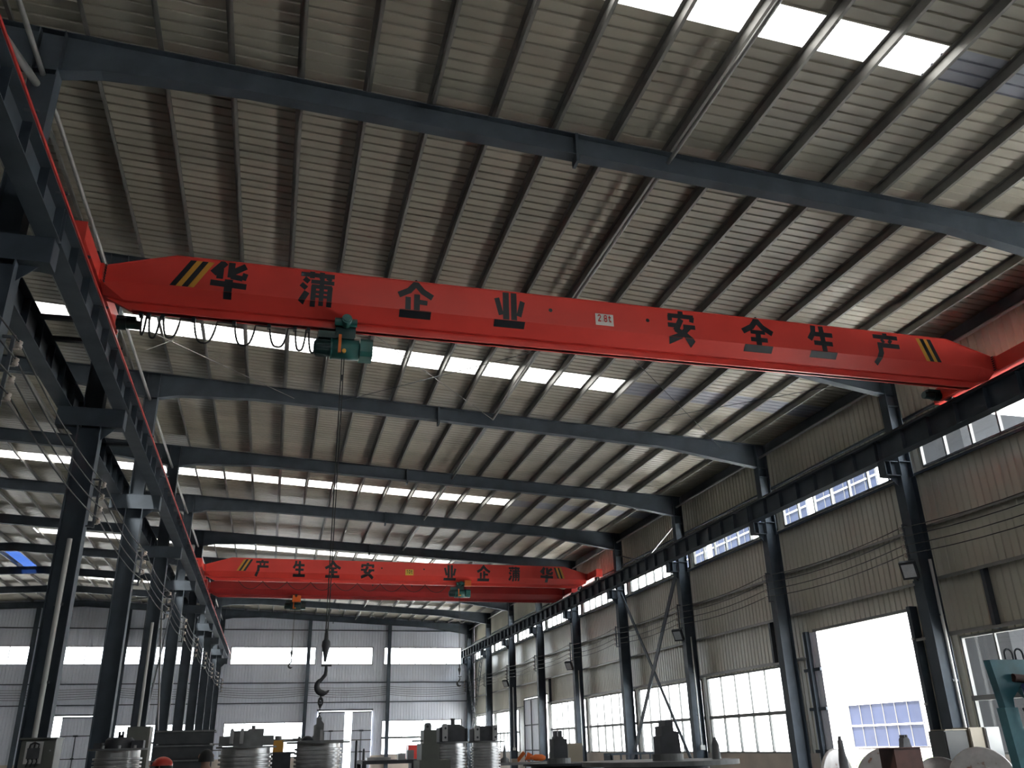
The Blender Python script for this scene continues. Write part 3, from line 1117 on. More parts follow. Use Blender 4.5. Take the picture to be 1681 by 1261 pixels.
def crane(yc, zt, label, letters, plate, plate_mat, stripes, num_mat=None, red=None):
    red = red or M_RED
    yf = yc - 0.30
    bend, slb, fl = zt - 0.53, zt - 0.74, zt - 0.87
    t = thing('overhead_crane', ((XA + XB) / 2, yc, fl), label, 'crane')
    # box girder, tapered at both ends
    g = MB()
    secs = [(XA, zt - 0.30, bend - 0.03, slb + 0.06), (-2.62, zt - 0.21, bend, slb), (-1.93, zt, bend, slb), (12.20, zt, bend, slb), (12.90, zt - 0.21, bend, slb), (XB, zt - 0.30, bend - 0.03, slb + 0.06)]
    vs, fs = [], []
    for x, a, b, c in secs:
        vs += [(x, yc - .3, a), (x, yc - .3, b), (x, yc - .1, c), (x, yc + .1, c), (x, yc + .3, b), (x, yc + .3, a)]
    for i in range(len(secs) - 1):
        for k in range(6):
            k2 = (k + 1) % 6
            fs.append((i * 6 + k, i * 6 + k2, (i + 1) * 6 + k2, (i + 1) * 6 + k))
    fs.append(tuple(range(6)))
    fs.append(tuple(range(len(vs) - 6, len(vs)))[::-1])
    g.add(vs, fs)
    g.build('box_girder', red, t)
    p = MB()
    for (xa, za), (xb, zb_) in (((XA, zt - .30), (-1.93, zt)), ((-1.93, zt), (12.2, zt)), ((12.2, zt), (XB, zt - .30))):
        p.bar((xa, yc, za + 0.006), (xb, yc, zb_ + 0.006), 0.63, 0.012)
    p.build('top_plate', red, t)
    b = MB()
    b.box(-2.5, yc - 0.035, fl, 12.78, yc + 0.035, slb + 0.01)
    b.box(-2.5, yc - 0.072, fl, 12.78, yc + 0.072, fl + 0.018)
    b.build('lower_beam', red, t)
    b = MB()
    for x0, s in ((-2.5, -1), (12.78, 1)):
        b.ext([(0, fl), (s * 0.02, fl), (s * 0.40, slb + 0.06), (0, slb + 0.02)], (x0, yc - 0.03, 0), (1, 0, 0), (0, 0, 1), (0, 1, 0), 0.06)
    b.build('end_gusset', red, t)
    # end carriages
    for xr, s in ((RAILX_L, 1), (RAILX_R, -1)):
        c = MB()
        z0, z1 = zt - 0.56, zt - 0.28
        c.box(xr - 0.13, yc - 1.45, z0, xr + 0.13, yc + 1.45, z1)
        c.box(xr - 0.15, yc - 1.46, z0 - 0.015, xr + 0.15, yc + 1.46, z0)
        c.box(xr - 0.14, yc - 1.47, z0 - 0.05, xr + 0.14, yc - 1.45, z1 + 0.01)
        c.box(xr - 0.14, yc + 1.45, z0 - 0.05, xr + 0.14, yc + 1.47, z1 + 0.01)
        xi = xr + s * 0.13
        c.box(min(xi, xi + s * 0.05), yc - 0.36, z0, max(xi, xi + s * 0.05), yc + 0.36, z1)
        c = c.build('end_carriage', red, t)
        for yy in (yc - 1.15, yc + 1.15):
            w = MB()
            rz = 8.09
            w.lathe((xr, yy, rz + 0.13), [(0.10, -0.06), (0.15, -0.06), (0.15, -0.045), (0.13, -0.04), (0.13, 0.04), (0.15, 0.045), (0.15, 0.06), (0.10, 0.06)], 20, 'x')
            w.build('wheel', M_IRON, c)
        m = MB()
        ym = yc + 1.30
        a = xr + s * 0.14
        m.cyl((a, ym, z0 + 0.08), (a + s * 0.16, ym, z0 + 0.08), 0.10, 16)
        m.cyl((a + s * 0.16, ym, z0 + 0.08), (a + s * 0.38, ym, z0 + 0.08), 0.075, 16)
        m.box(min(a, a + s * 0.3), ym - 0.08, z0 + 0.15, max(a, a + s * 0.3), ym + 0.08, z0 + 0.20)
        m.build('drive_motor', M_GREEND, t)
        for i in range(7):
            m = MB()
            z = z0 - 0.0 + i * 0.045
            m.cyl((xr + s * 0.205, yc - 0.29, z), (xr + s * 0.205, yc - 0.345, z), 0.012, 6)
            m.build('flange_bolt', M_BLACK, t)
    # painted characters
    for key, x0, x1, ztop, zbot in letters:
        polys = [[(x0 + px * (x1 - x0), zbot + py * (ztop - zbot)) for px, py in q] for q in stroke_quads(key)]
        on_girder(polys, yf, bend).build('painted_character', M_BLACK, t)
    for x0, dx, mt_ in stripes:
        w = 0.09
        q = [(x0, zt - 0.04), (x0 + w, zt - 0.04), (x0 + w + dx, bend + 0.02), (x0 + dx, bend + 0.02)]
        on_girder([q], yf, bend).build('hazard_stripe', mt_, t)
    if plate:
        x0, x1, z0, z1, txt = plate
        q = MB()
        q.box(x0, yf - 0.008, z0, x1, yf - 0.001, z1)
        pl = q.build('rating_plate', plate_mat, t)
        n = len(txt)
        polys = []
        ws = [0.42 if ch == '.' else 1.0 for ch in txt]
        tot = sum(ws)
        cx = x0 + (x1 - x0) * 0.10
        avail = (x1 - x0) * 0.80
        zc0, zc1 = z0 + (z1 - z0) * 0.30, z1 - (z1 - z0) * 0.12
        for ch, wv in zip(txt, ws):
            cw = avail * wv / tot
            for qd in stroke_quads(ch):
                polys.append([(cx + cw * 0.08 + px * cw * 0.84, zc0 + py * (zc1 - zc0)) for px, py in qd])
            cx += cw
        on_girder(polys, yf - 0.009, bend - 2).build('numerals', num_mat, pl)
    for x in (4.12, 5.91):
        h = MB()
        h.cyl((x, yf - 0.002, zt - 0.26), (x, yf + 0.02, zt - 0.26), 0.035, 14)
        h.build('lifting_hole', M_BLACK, t)
    return t


ZT1 = 8.70
Y1 = 12.70
L1 = [('hua', -1.41, -.85), ('pu', -.06, .49), ('qi', 1.53, 2.07), ('ye', 3.13, 3.66), ('an', 6.28, 6.83), ('quan', 7.77, 8.36), ('sheng', 9.12, 9.70), ('chan', 10.51, 11.10)]
st1 = [(-1.72 + .087 * i, -0.26, M_BLACK if i % 2 == 0 else M_YEL) for i in range(4)] + \
      [(11.50 + .082 * i, 0.15, M_YEL if i % 2 == 0 else M_BLACK) for i in range(4)]
crane(Y1, ZT1, 'nearest red overhead crane with big black characters and a silver 2.8t plate',
      [(k, a, b, 8.69, 8.085) for k, a, b in L1], (4.93, 5.26, 8.25, 8.47, '2.8t'), M_PLATE, st1, M_REDTXT)

ZT2, Y2 = 8.83, 36.7
L2 = [('chan', -1.0, -.46), ('sheng', .50, 1.0), ('quan', 1.80, 2.40), ('an', 3.24, 3.82), ('ye', 6.77, 7.30), ('qi', 8.24, 8.78), ('pu', 9.63, 10.15), ('hua', 11.06, 11.66)]
st2 = [(-1.45 + .087 * i, -0.26, M_YEL if i % 2 == 0 else M_BLACK) for i in range(4)] + \
      [(11.70 + .082 * i, 0.15, M_BLACK if i % 2 == 0 else M_YEL) for i in range(4)]
crane(Y2, ZT2, 'red overhead crane far down the hall with black characters and a yellow 10t plate',
      [(k, a, b, 8.78, 8.16) for k, a, b in L2], (5.12, 5.46, 8.30, 8.55, '10t'), M_PLATEY, st2, M_BLACK)
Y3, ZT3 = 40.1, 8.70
crane(Y3, ZT3, 'dark red overhead crane right behind the far lettered crane, its lower half showing', [], None, None, [], None, M_REDSHADE)


# ---- hoists
def hoist(xc, yc, fl, label, rope_z, body, accent, hook=True, scale=1.0, hx=0.01):
    t = thing('electric_hoist', (xc, yc, fl - 0.3), label, 'hoist')
    d = MB()
    zc = fl - 0.33
    d.lathe((xc, yc, zc), [(0.12, -0.20), (0.165, -0.18), (0.165, 0.24), (0.12, 0.26)], 24, 'x')
    d.lathe((xc, yc, zc), [(0.175, -0.20), (0.175, -0.17)], 24, 'x')
    d.build('drum_casing', body, t)
    m = MB()
    m.lathe((xc, yc, zc - 0.0), [(0.08, -0.46), (0.13, -0.43), (0.14, -0.22), (0.14, -0.19)], 20, 'x')
    for k in range(10):
        a = 2 * math.pi * k / 10
        m.box(xc - 0.42, yc + 0.135 * math.cos(a) - 0.006, zc + 0.135 * math.sin(a) - 0.006, xc - 0.22, yc + 0.135 * math.cos(a) + 0.012, zc + 0.135 * math.sin(a) + 0.012)
    m.build('lifting_motor', M_GREEND, t)
    g = MB()
    g.ext([(-.13, -.15), (.13, -.15), (.17, -.08), (.17, .10), (.12, .16), (-.12, .16), (-.17, .10), (-.17, -.08)], (xc + 0.26, yc, zc), (0, 1, 0), (0, 0, 1), (1, 0, 0), 0.20)
    g.build('gearbox', body, t)
    b = MB()
    b.box(xc - 0.40, yc - 0.13, zc + 0.13, xc - 0.12, yc + 0.02, zc + 0.25)
    b.build('control_box', M_GREEND, t)
    f = MB()
    f.box(xc - 0.14, yc - 0.13, fl - 0.16, xc + 0.18, yc - 0.11, fl + 0.13)
    f.box(xc - 0.14, yc + 0.11, fl - 0.16, xc + 0.18, yc + 0.13, fl + 0.13)
    f.box(xc - 0.12, yc - 0.13, fl - 0.19, xc + 0.16, yc + 0.13, fl - 0.15)
    f.build('trolley_frame', M_GREEND, t)
    for dx in (-0.09, 0.13):
        for dy in (-0.088, 0.088):
            w = MB()
            w.lathe((xc + dx, yc + dy, fl + 0.085), [(0.05, -0.02), (0.065, -0.02), (0.065, 0.02), (0.05, 0.02)], 16, 'y')
            w.build('trolley_wheel', M_IRON, t)
    q = MB()
    q.cyl((xc - 0.16, yc - 0.2, fl + 0.06), (xc + 0.19, yc - 0.2, fl + 0.06), 0.065, 16)
    q.cyl((xc + 0.02, yc - 0.14, fl + 0.06), (xc + 0.02, yc - 0.34, fl + 0.06), 0.08, 18)
    q.cyl((xc + 0.02, yc - 0.34, fl + 0.06), (xc + 0.02, yc - 0.36, fl + 0.06), 0.055, 18)
    q.build('travel_motor', body, t)
    s = MB()
    s.box(xc - 0.085, yc - 0.205, zc - 0.14, xc - 0.04, yc - 0.165, zc + 0.17)
    s.build('orange_band', accent, t)
    s = MB()
    s.cyl((xc + 0.01, yc - 0.15, zc - 0.10), (xc + 0.01, yc - 0.19, zc - 0.10), 0.032, 14)
    s.build('limit_switch', M_YEL, t)
    r = MB()
    for dx in (-0.018, 0.018):
        r.tube([(xc + hx + dx, yc, zc - 0.1), (xc + hx + dx * 0.8, yc, rope_z)], 0.0085, 6)
    r.build('hoist_rope', M_ROPE, t)
    if hook:
        w = MB()
        w.box(xc + hx - 0.022, yc - 0.03, 6.96, xc + hx + 0.022, yc + 0.03, 7.05)
        w.build('rope_weight', M_BLACK, t)
    k = MB()
    zb_ = rope_z
    k.lathe((xc + hx, yc, zb_), [(0.012, 0.14), (0.026, 0.08), (0.03, 0.0), (0.055, -0.03), (0.06, -0.09), (0.045, -0.14), (0.028, -0.22), (0.016, -0.30)], 18, 'z')
    k = k.build('hook_block', M_IRON, t)
    hm = MB()
    c = (xc + hx, yc, zb_ - 0.62)
    R = 0.092
    pts, rad = [], []
    pts += [(c[0] + 0.02, yc, zb_ - 0.35), (c[0] + 0.02, yc, zb_ - 0.42), (c[0] + 0.015, yc, zb_ - 0.47)]
    rad += [0.020, 0.024, 0.028]
    for i in range(13):
        a = math.radians(115 + i * 17.5)
        pts.append((c[0] + R * math.cos(a), yc, c[2] + R * math.sin(a)))
        rad.append(0.026 + 0.016 * math.sin(math.pi * i / 12) if i < 10 else 0.034 - 0.009 * (i - 9))
    hm.tube(pts, rad, 10)
    hm.box(c[0] - 0.05, yc - 0.02, zb_ - 0.36, c[0] + 0.09, yc + 0.02, zb_ - 0.335)
    hm.build('hook', M_IRON, k)
    return t


hoist(0.69, Y1, ZT1 - 0.87, 'dark green hoist with an orange band under the nearest crane', 3.02, M_GREEN, M_ORANGE)
hoist(7.50, Y2, ZT2 - 0.87, 'green electric hoist with an orange motor under the far lettered crane', 4.6, M_GREEN, M_ORANGE, False)
hoist(0.75, Y3, ZT3 - 0.87, 'small dark hoist with an orange housing under the rear crane on the left', 5.6, M_GREEND, M_ORANGE, False)
# orange covers of the two far hoists
m = MB()
m.box(7.67, Y2 - 0.34, ZT2 - 0.92, 7.95, Y2 - 0.16, ZT2 - 0.68)
m.build('orange_cover', M_ORANGE, [o for o in COL.objects if o.name == 'electric_hoist.001'][0])
m = MB()
m.box(0.62, Y3 - 0.36, ZT3 - 1.05, 0.98, Y3 - 0.18, ZT3 - 0.78)
m.build('orange_cover', M_ORANGE, [o for o in COL.objects if o.name == 'electric_hoist.002'][0])

# ---- festoon cable under the near crane
t = thing('festoon_cable', (-1, Y1, 7.8), 'looping black supply cable hung under the left end of the nearest crane', 'cable')
loops = [(-2.36, -2.29, .32), (-2.25, -2.09, .36), (-2.05, -1.80, .33), (-1.60, -1.26, .37), (-1.0, -.68, .36), (-.47, -.18, .33), (-.07, .10, .36), (.14, .30, .38)]
m = MB()
pts = []
for i, (a, b, dp) in enumerate(loops):
    for k in range(17):
        u = k / 16
        x = a + (b - a) * u
        z = 7.80 - dp * (1 - abs(2 * u - 1) ** 3.2)
        if k in (0, 16):
            z = 7.81
        pts.append((x, Y1 + 0.05, z))
m.tube(pts, 0.016, 6)
m.build('cable', M_WIRE, t)
for i, (a, b, dp) in enumerate(loops):
    m = MB()
    m.box(a - 0.035, Y1 - 0.005, 7.77, a + 0.02, Y1 + 0.085, 7.835)
    m.build('cable_trolley', M_BLACK, t)
t = thing('festoon_cable', (2, Y2, 7.9), 'thin black cable draped in low points along the far lettered crane', 'cable')
m = MB()
pts = []
for i in range(9):
    for k in range(9):
        u = k / 8
        pts.append((-1.6 + (i + u) * 0.95, Y2 - 0.07, 7.962 - 0.32 * (1 - (2 * u - 1) ** 2)))
m.tube(pts, 0.012, 5)
m.build('cable', M_WIRE, t)

# ---- chain sling under the hook
cx, cz = 0.67, 2.34
t = thing('chain_sling', (cx, Y1, cz), 'dark lifting chain hanging from the crane hook down to the block on the drum', 'chain')
m = MB()
m.tube([(cx + 0.0, Y1, cz), (cx, Y1, cz - 0.12)], 0.012, 6)
m.build('top_link', M_IRON, t)
m = MB()
z = cz - 0.10
k = 0
x1_, z1_ = 0.665, 1.93
while z > z1_:
    u = (cz - z) / (cz - z1_)
    x = cx + (x1_ - cx) * u
    pts = []
    for i in range(11):
        a = 2 * math.pi * i / 10
        q = 0.014 * math.cos(a)
        pts.append((x + (q if k % 2 == 0 else 0), Y1 + (0 if k % 2 == 0 else q), z - 0.022 + 0.026 * math.sin(a)))
    m.tube(pts, 0.006, 5)
    z -= 0.036
    k += 1
m.build('links', M_IRON, t)
t2 = MB()
pts = []
for i in range(13):
    a = 2 * math.pi * i / 12
    pts.append((cx + 0.028 * math.cos(a), Y1, 2.20 + 0.055 * math.sin(a)))
t2.tube(pts, 0.012, 6)
t2.build('master_ring', M_IRON, t)

# ================================================================ WIRES, LAMPS, CONDUITS
def bracket(x, y, zs, sgn, label, group):
    t = thing('insulator_bracket', (x, y, zs[-1] - 0.1), label, 'insulator bracket', group)
    m = MB()
    m.box(x - 0.02, y - 0.02, zs[-1] - 0.12, x + 0.02, y + 0.02, zs[0] + 0.12)
    m.box(min(x, x + sgn * 0.12), y - 0.015, zs[0] + 0.08, max(x, x + sgn * 0.12), y + 0.015, zs[0] + 0.11)
    m.box(min(x, x + sgn * 0.12), y - 0.015, zs[-1] - 0.11, max(x, x + sgn * 0.12), y + 0.015, zs[-1] - 0.08)
    m.build('bracket_bar', M_STEELD, t)
    for z in zs:
        i = MB()
        i.lathe((x - sgn * 0.075, y, z), [(0.02, -0.045), (0.036, -0.04), (0.036, -0.015), (0.022, 0.0), (0.036, 0.015), (0.036, 0.04), (0.02, 0.045)], 12, 'z')
        i.cyl((x - sgn * 0.075, y, z - 0.06), (x - sgn * 0.075, y, z + 0.06), 0.008, 6)
        i.box(min(x, x - sgn * 0.08), y - 0.008, z - 0.062, max(x, x - sgn * 0.08), y + 0.008, z - 0.05)
        i.build('insulator', M_CERAM, t)


ZR = (5.90, 5.70, 5.50, 5.31)
ZL = (6.08, 5.86, 5.63, 5.42)
for k, fy in enumerate(FR):
    if k:
        bracket(13.60, fy, ZR, 1, 'four insulators on a right wall column, %s from the right edge' % ORD[k - 1], 'insulators on the right columns')
    bracket(CL + 0.32, fy, ZL, -1, 'bracket of four insulators on a left row column, %s from the camera' % ORD[k], 'insulators on the left columns')


def wires(x, zs, side):
    for i, z in enumerate(zs):
        m = MB()
        pts = []
        for a, b in zip([4.3] + FR[:-1], FR):
            n = 8
            for k in range(n):
                u = k / n
                pts.append((x, a + (b - a) * u, z + 0.03 - 0.13 * 4 * u * (1 - u)))
        pts.append((x, 64.3, z + 0.03))
        m.tube(pts, 0.011, 5)
        lab = 'black power wire along the %s, %s' % (side, ['topmost of four', 'second of four from the top', 'third of four from the top', 'lowest of four'][i])
        tag(m.build('power_wire', M_WIRE), lab, 'wire', 'power wires along the ' + side)


wires(13.525, ZR, 'right wall columns')
wires(CL + 0.395, ZL, 'left column row')
# wires crossing on the end wall
for i in range(5):
    m = MB()
    z = 5.62 - 0.13 * i
    pts = []
    for a, b in ((XL + 1, -9.66), (-9.66, CL), (CL, 2.39), (2.39, 8.04), (8.04, 13.6)):
        for k in range(8):
            u = k / 8
            pts.append((a + (b - a) * u, YEND - 0.14, z - 0.16 * 4 * u * (1 - u) * (0.6 + 0.13 * i)))
    pts.append((13.6, YEND - 0.14, z))
    m.tube(pts, 0.012, 5)
    tag(m.build('power_wire', M_WIRE), 'dark wire sagging along the end wall, %s from the top' % ORD[i], 'wire', 'wires along the end wall')


def floodlight(x, y, z, label):
    t = thing('floodlight', (x, y, z), label, 'floodlight', 'floodlights on the right columns')
    R = Matrix.Rotation(math.radians(38), 3, 'Z') @ Matrix.Rotation(math.radians(-30), 3, 'Y')

    def tr(mb):
        mb.v = [tuple(R @ Vector(p) + Vector((x - 0.20, y - 0.05, z))) for p in mb.v]
        return mb
    h = MB()
    h.box(-0.06, -0.17, -0.20, 0.05, 0.17, 0.20)
    for i in range(5):
        h.box(0.05, -0.14 + i * 0.065, -0.16, 0.09, -0.125 + i * 0.065, 0.16)
    tr(h).build('housing', M_BLACK, t)
    l = MB()
    l.box(-0.068, -0.13, -0.15, -0.060, 0.13, 0.15)
    tr(l).build('lens', M_LENS, t)
    b = MB()
    b.bar((x - 0.14, y - 0.05, z - 0.18), (x + 0.03, y, z - 0.22), 0.04, 0.012)
    b.bar((x - 0.14, y - 0.05, z - 0.18), (x - 0.12, y - 0.05, z + 0.05), 0.04, 0.012)
    b.build('arm', M_BLACK, t)


for k, lab in ((1, 'large floodlight on the nearest right wall column, above the doorway edge'), (3, 'floodlight on the third right column, beside the crossing braces'),
               (5, 'floodlight on the fifth right column, below the insulators'), (7, 'small far floodlight on the seventh right column')):
    floodlight(CR - 0.22, FR[k], 4.98, lab)
t = thing('floodlight', (-4.35, 28.3, 5.5), 'slim pale lamp glinting between the second and third left columns', 'floodlight')
m = MB()
m.cyl((-4.32, 28.1, 5.85), (-4.45, 27.9, 5.40), 0.055, 12)
m.build('lamp_tube', M_WHITE, t)
m = MB()
m.bar((-4.32, 28.1, 5.85), (CL - 0.2, 28.25, 5.95), 0.03, 0.03)
m.build('arm', M_BLACK, t)

for x, y, z0, z1, r, lab in ((CL + 0.03, 16.11, 1.80, 5.05, 0.042, 'white conduit pipe on the near left column, leading down to the switch cabinet'),
                             (CL + 0.03, 28.11, 1.2, 5.2, 0.042, 'white conduit pipe on the third left column'),
                             (CR + 0.05, 16.10, 1.65, 5.20, 0.035, 'white conduit pipe on the nearest right wall column'),
                             (CR - 0.02, 28.10, 1.40, 4.9, 0.025, 'thin white conduit on the right column between window and cross braces'),
                             (CR - 0.02, 40.10, 1.5, 4.75, 0.025, 'thin white conduit on the fifth right column'),
                             (CR - 0.02, 52.10, 1.45, 4.75, 0.025, 'thin white conduit on the far right column beside the far door')):
    t = thing('conduit', (x, y, z0), lab, 'conduit')
    m = MB()
    m.tube([(x, y, z0), (x, y, z1)], r, 10)
    m.build('pipe', M_PVC, t)
    for z in (z0 + (z1 - z0) * 0.28, z0 + (z1 - z0) * 0.66):
        m = MB()
        m.box(x - r - 0.03, y - 0.012, z - 0.02, x + r + 0.03, y + 0.03, z + 0.02)
        m.build('clamp', M_STEELD, t)
m = MB()
m.box(CR - 0.10, 28.02, 1.30, CR + 0.06, 28.12, 1.45)
tag(m.build('switch_box', M_WHITE), 'small white box at the foot of the thin conduit between window and braces', 'box')
m = MB()
m.box(CR - 0.10, 52.02, 1.30, CR + 0.06, 52.12, 1.45)
tag(m.build('switch_box', M_WHITE), 'small white box on the far right column beside the far door', 'box')

# ---- ladders at the far right corner
def ladder(p0, p1, wv, label):
    p0, p1, wv = Vector(p0), Vector(p1), Vector(wv)
    t = thing('ladder', p1, label, 'ladder')
    m = MB()
    for s in (-0.5, 0.5):
        m.tube([p0 + wv * s, p1 + wv * s], 0.024, 6)
    m.build('rail', M_STEELD, t)
    m = MB()
    n = int((p1 - p0).length / 0.33)
    for i in range(1, n):
        q = p0 + (p1 - p0) * (i / n)
        m.tube([q - wv / 2, q + wv / 2], 0.016, 6)
    m.build('rung', M_STEELD, t)


ladder((13.28, 57.3, 7.5), (13.28, 62.2, 0.0), (0.0, 0.42, 0.25), 'dark steel ladder leaning from the crane beam down towards the end wall corner')
ladder((13.0, 60.4, 6.3), (13.0, 57.2, 0.0), (0.0, 0.36, -0.2), 'second dark ladder crossing the first one at the far right corner')


# ================================================================ THINGS ON THE FLOOR
def drum(x, y, zt, rb, rf, label, pitch=0.05, flange_m=None, zfl=0.022, barrel_m=None):
    """upright grooved rope drum with a flange on top"""
    t = thing('rope_drum', (x, y, 0), label, 'drum', None)
    prof = [(rb - 0.028, 0.12)]
    z = 0.14
    zend = zt - zfl - 0.03
    while z < zend - pitch:
        prof += [(rb - 0.028, z), (rb, z + pitch * 0.08), (rb, z + pitch * 0.55), (rb - 0.028, z + pitch * 0.63)]
        z += pitch
    prof += [(rb - 0.028, zt - zfl)]
    m = MB()
    m.lathe((x, y, 0), prof, 64, 'z', False)
    m.build('grooved_barrel', barrel_m or M_TURN, t)
    f = MB()
    f.lathe((x, y, 0), [(rf, zt - zfl), (rf, zt)], 48, 'z', False)
    f.build('top_flange', flange_m or M_CASTG, t)
    f = MB()
    f.lathe((x, y, 0), [(rf, 0), (rf, 0.12)], 40, 'z', False)
    f.build('bottom_flange', M_CAST, t)
    return t


def housing(x, y, z, w, h, label, plates, peg=None, d=0.3):
    """split bearing housing: shaped body, pale end plates with two bolt holes"""
    t = thing('bearing_housing', (x, y, z), label, 'bearing housing')
    m = MB()
    m.ext([(-w / 2, 0), (w / 2, 0), (w / 2, h * .80), (w * .30, h), (-w * .22, h), (-w * .34, h * .86), (-w / 2, h * .80)], (x, y - d / 2, z), (1, 0, 0), (0, 0, 1), (0, 1, 0), d)
    m.lathe((x + w * .05, y - d / 2 - 0.012, z + h * .42), [(h * .30, 0), (h * .30, 0.02)], 24, 'y')
    m.build('body', M_CAST, t)
    for px in plates:
        q = MB()
        q.ext([(-.042, 0), (.042, 0), (.042, h * .9), (.026, h * 1.0), (-.026, h * 1.0), (-.042, h * .9)], (x + px, y - d / 2 - 0.05, z + 0.01), (1, 0, 0), (0, 0, 1), (0, 1, 0), 0.045)
        p = q.build('end_plate', M_PAD, t)
        q = MB()
        for zz in (h * .25, h * .78):
            q.cyl((x + px + 0.006, y - d / 2 - 0.052, z + zz), (x + px + 0.006, y - d / 2 - 0.03, z + zz), 0.017, 12)
        q.build('bolt_hole', M_BLACK, p)
    if peg is not None:
        q = MB()
        q.cyl((x + peg, y, z + h * 0.9), (x + peg, y, z + h + 0.09), 0.035, 12)
        q.build('eye_peg', M_CAST, t)
    return t


# left: drum with hub block
drum(-1.80, 12.7, 1.67, 0.29, 0.36, 'leftmost grooved steel drum, with a dark hub block on top', 0.045)
t = thing('hub_block', (-1.80, 12.7, 1.67), 'dark hub block with two prongs on the leftmost drum', 'block')
m = MB()
m.lathe((-1.80, 12.7, 1.67), [(0.17, 0), (0.17, 0.10), (0.14, 0.13)], 28, 'z')
m.box(-2.08, 12.55, 1.67, -1.99, 12.75, 1.74)
m.box(-1.64, 12.55, 1.67, -1.50, 12.75, 1.76)
m.build('body', M_CAST, t)
m = MB()
m.box(-1.825, 12.66, 1.80, -1.805, 12.74, 1.87)
m.box(-1.785, 12.66, 1.80, -1.765, 12.74, 1.87)
m.box(-1.825, 12.66, 1.79, -1.765, 12.74, 1.83)
m.build('prong', M_CAST, t)
m = MB()
for i in range(7):
    a = 0.6 + i * 0.85
    m.cyl((-1.80 + .25 * math.cos(a), 12.7 + .25 * math.sin(a), 1.67), (-1.80 + .25 * math.cos(a), 12.7 + .25 * math.sin(a), 1.705), 0.022, 8)
m.build('bolt', M_TURN, t)

# drum C with housings
drum(-0.24, 12.35, 1.66, 0.33, 0.37, 'wide grooved drum left of the crane hook, with purple grey housings on top', 0.05)
t = thing('bearing_housing', (-0.24, 12.3, 1.66), 'grey bearing housing with two pale end plates on the drum left of the crane hook', 'bearing housing')
m = MB()
m.box(-0.57, 12.1, 1.665, 0.09, 12.5, 1.78)
m.ext([(-.20, 0), (.16, 0), (.16, .20), (-.02, .20), (-.04, .18), (-.20, .18)], (-0.20, 12.05, 1.66), (1, 0, 0), (0, 0, 1), (0, 1, 0), 0.34)
m.cyl((-0.17, 12.2, 1.82), (-0.17, 12.2, 1.90), 0.025, 12)
m.build('body', M_CASTG, t)
for px in (-0.42, -0.30):
    m = MB()
    m.ext([(-.022, 0), (.022, 0), (.022, .15), (.012, .175), (-.012, .175), (-.022, .15)], (px, 11.99, 1.69), (1, 0, 0), (0, 0, 1), (0, 1, 0), 0.05)
    m.build('end_plate', M_PAD, t)

# drum under the hook
drum(0.68, 12.75, 1.70, 0.31, 0.42, 'grooved drum standing right under the crane hook, with a stepped block on top', 0.05)
m = MB()
m.box(0.20, 12.40, 1.701, 1.34, 12.46, 1.713)
tag(m.build('flat_bar', M_CASTG), 'thin flat bar sticking out on both sides of the drum under the hook', 'bar')
t = thing('stepped_block', (0.665, 12.7, 1.70), 'grey stepped block on the drum right under the chain', 'block')
m = MB()
m.ext([(-.075, 0), (.075, 0), (.075, .10), (.065, .14), (.065, .22), (.03, .26), (.03, .30), (-.03, .30), (-.03, .22), (-.06, .20), (-.06, .08), (-.075, .06)], (0.665, 12.62, 1.70), (1, 0, 0), (0, 0, 1), (0, 1, 0), 0.16)
m.build('body', M_CASTG, t)
m = MB()
m.ext([(-.02, 0), (.02, 0), (.02, .13), (-.02, .13)], (0.705, 12.60, 1.715), (1, 0, 0), (0, 0, 1), (0, 1, 0), 0.02)
m.build('pale_plate', M_PAD, t)
m = MB()
m.lathe((0.52, 12.55, 1.70), [(0.085, 0), (0.08, 0.025), (0.05, 0.06), (0.02, 0.07)], 24, 'z')
tag(m.build('lid', M_BLACK), 'black domed lid lying beside the stepped block on the hook drum', 'lid')

# yellow jack and dark machine
t = thing('machine_stand', (0.2, 14.2, 0), 'dark machine stand with a yellow box, right of the purple grey housings', 'machine')
m = MB()
m.box(0.08, 14.0, 0, 0.36, 14.4, 1.55)
m.box(0.02, 13.96, 1.55, 0.42, 14.44, 1.58)
m.build('base', M_CAST, t)
m = MB()
m.box(0.10, 14.1, 1.58, 0.25, 14.3, 1.74)
m.build('yellow_box', M_YEL, t)
m = MB()
m.cyl((0.17, 14.2, 1.74), (0.17, 14.2, 1.80), 0.05, 12)
m.build('cap', M_CASTG, t)
t = thing('valve_post', (0.5, 15.0, 0), 'thin pipe post with a cross handle, between two drums', 'post')
m = MB()
m.cyl((0.5, 15, 0), (0.5, 15, 1.80), 0.025, 10)
m.build('post', M_CASTG, t)
m = MB()
m.cyl((0.40, 15, 1.76), (0.60, 15, 1.76), 0.015, 8)
m.build('handle', M_CASTG, t)

# two thin stakes in front of the end wall door
for x, y, z, lab in ((1.86, 20, 1.78, 'taller thin dark stake before the sliding door'), (2.02, 20, 1.60, 'shorter thin dark stake before the sliding door')):
    m = MB()
    m.lathe((x, y, 0), [(0.06, 0), (0.06, 0.02), (0.03, 0.03), (0.025, z - 0.04), (0.012, z)], 10, 'z')
    tag(m.build('stake', M_BLACK), lab, 'stake')

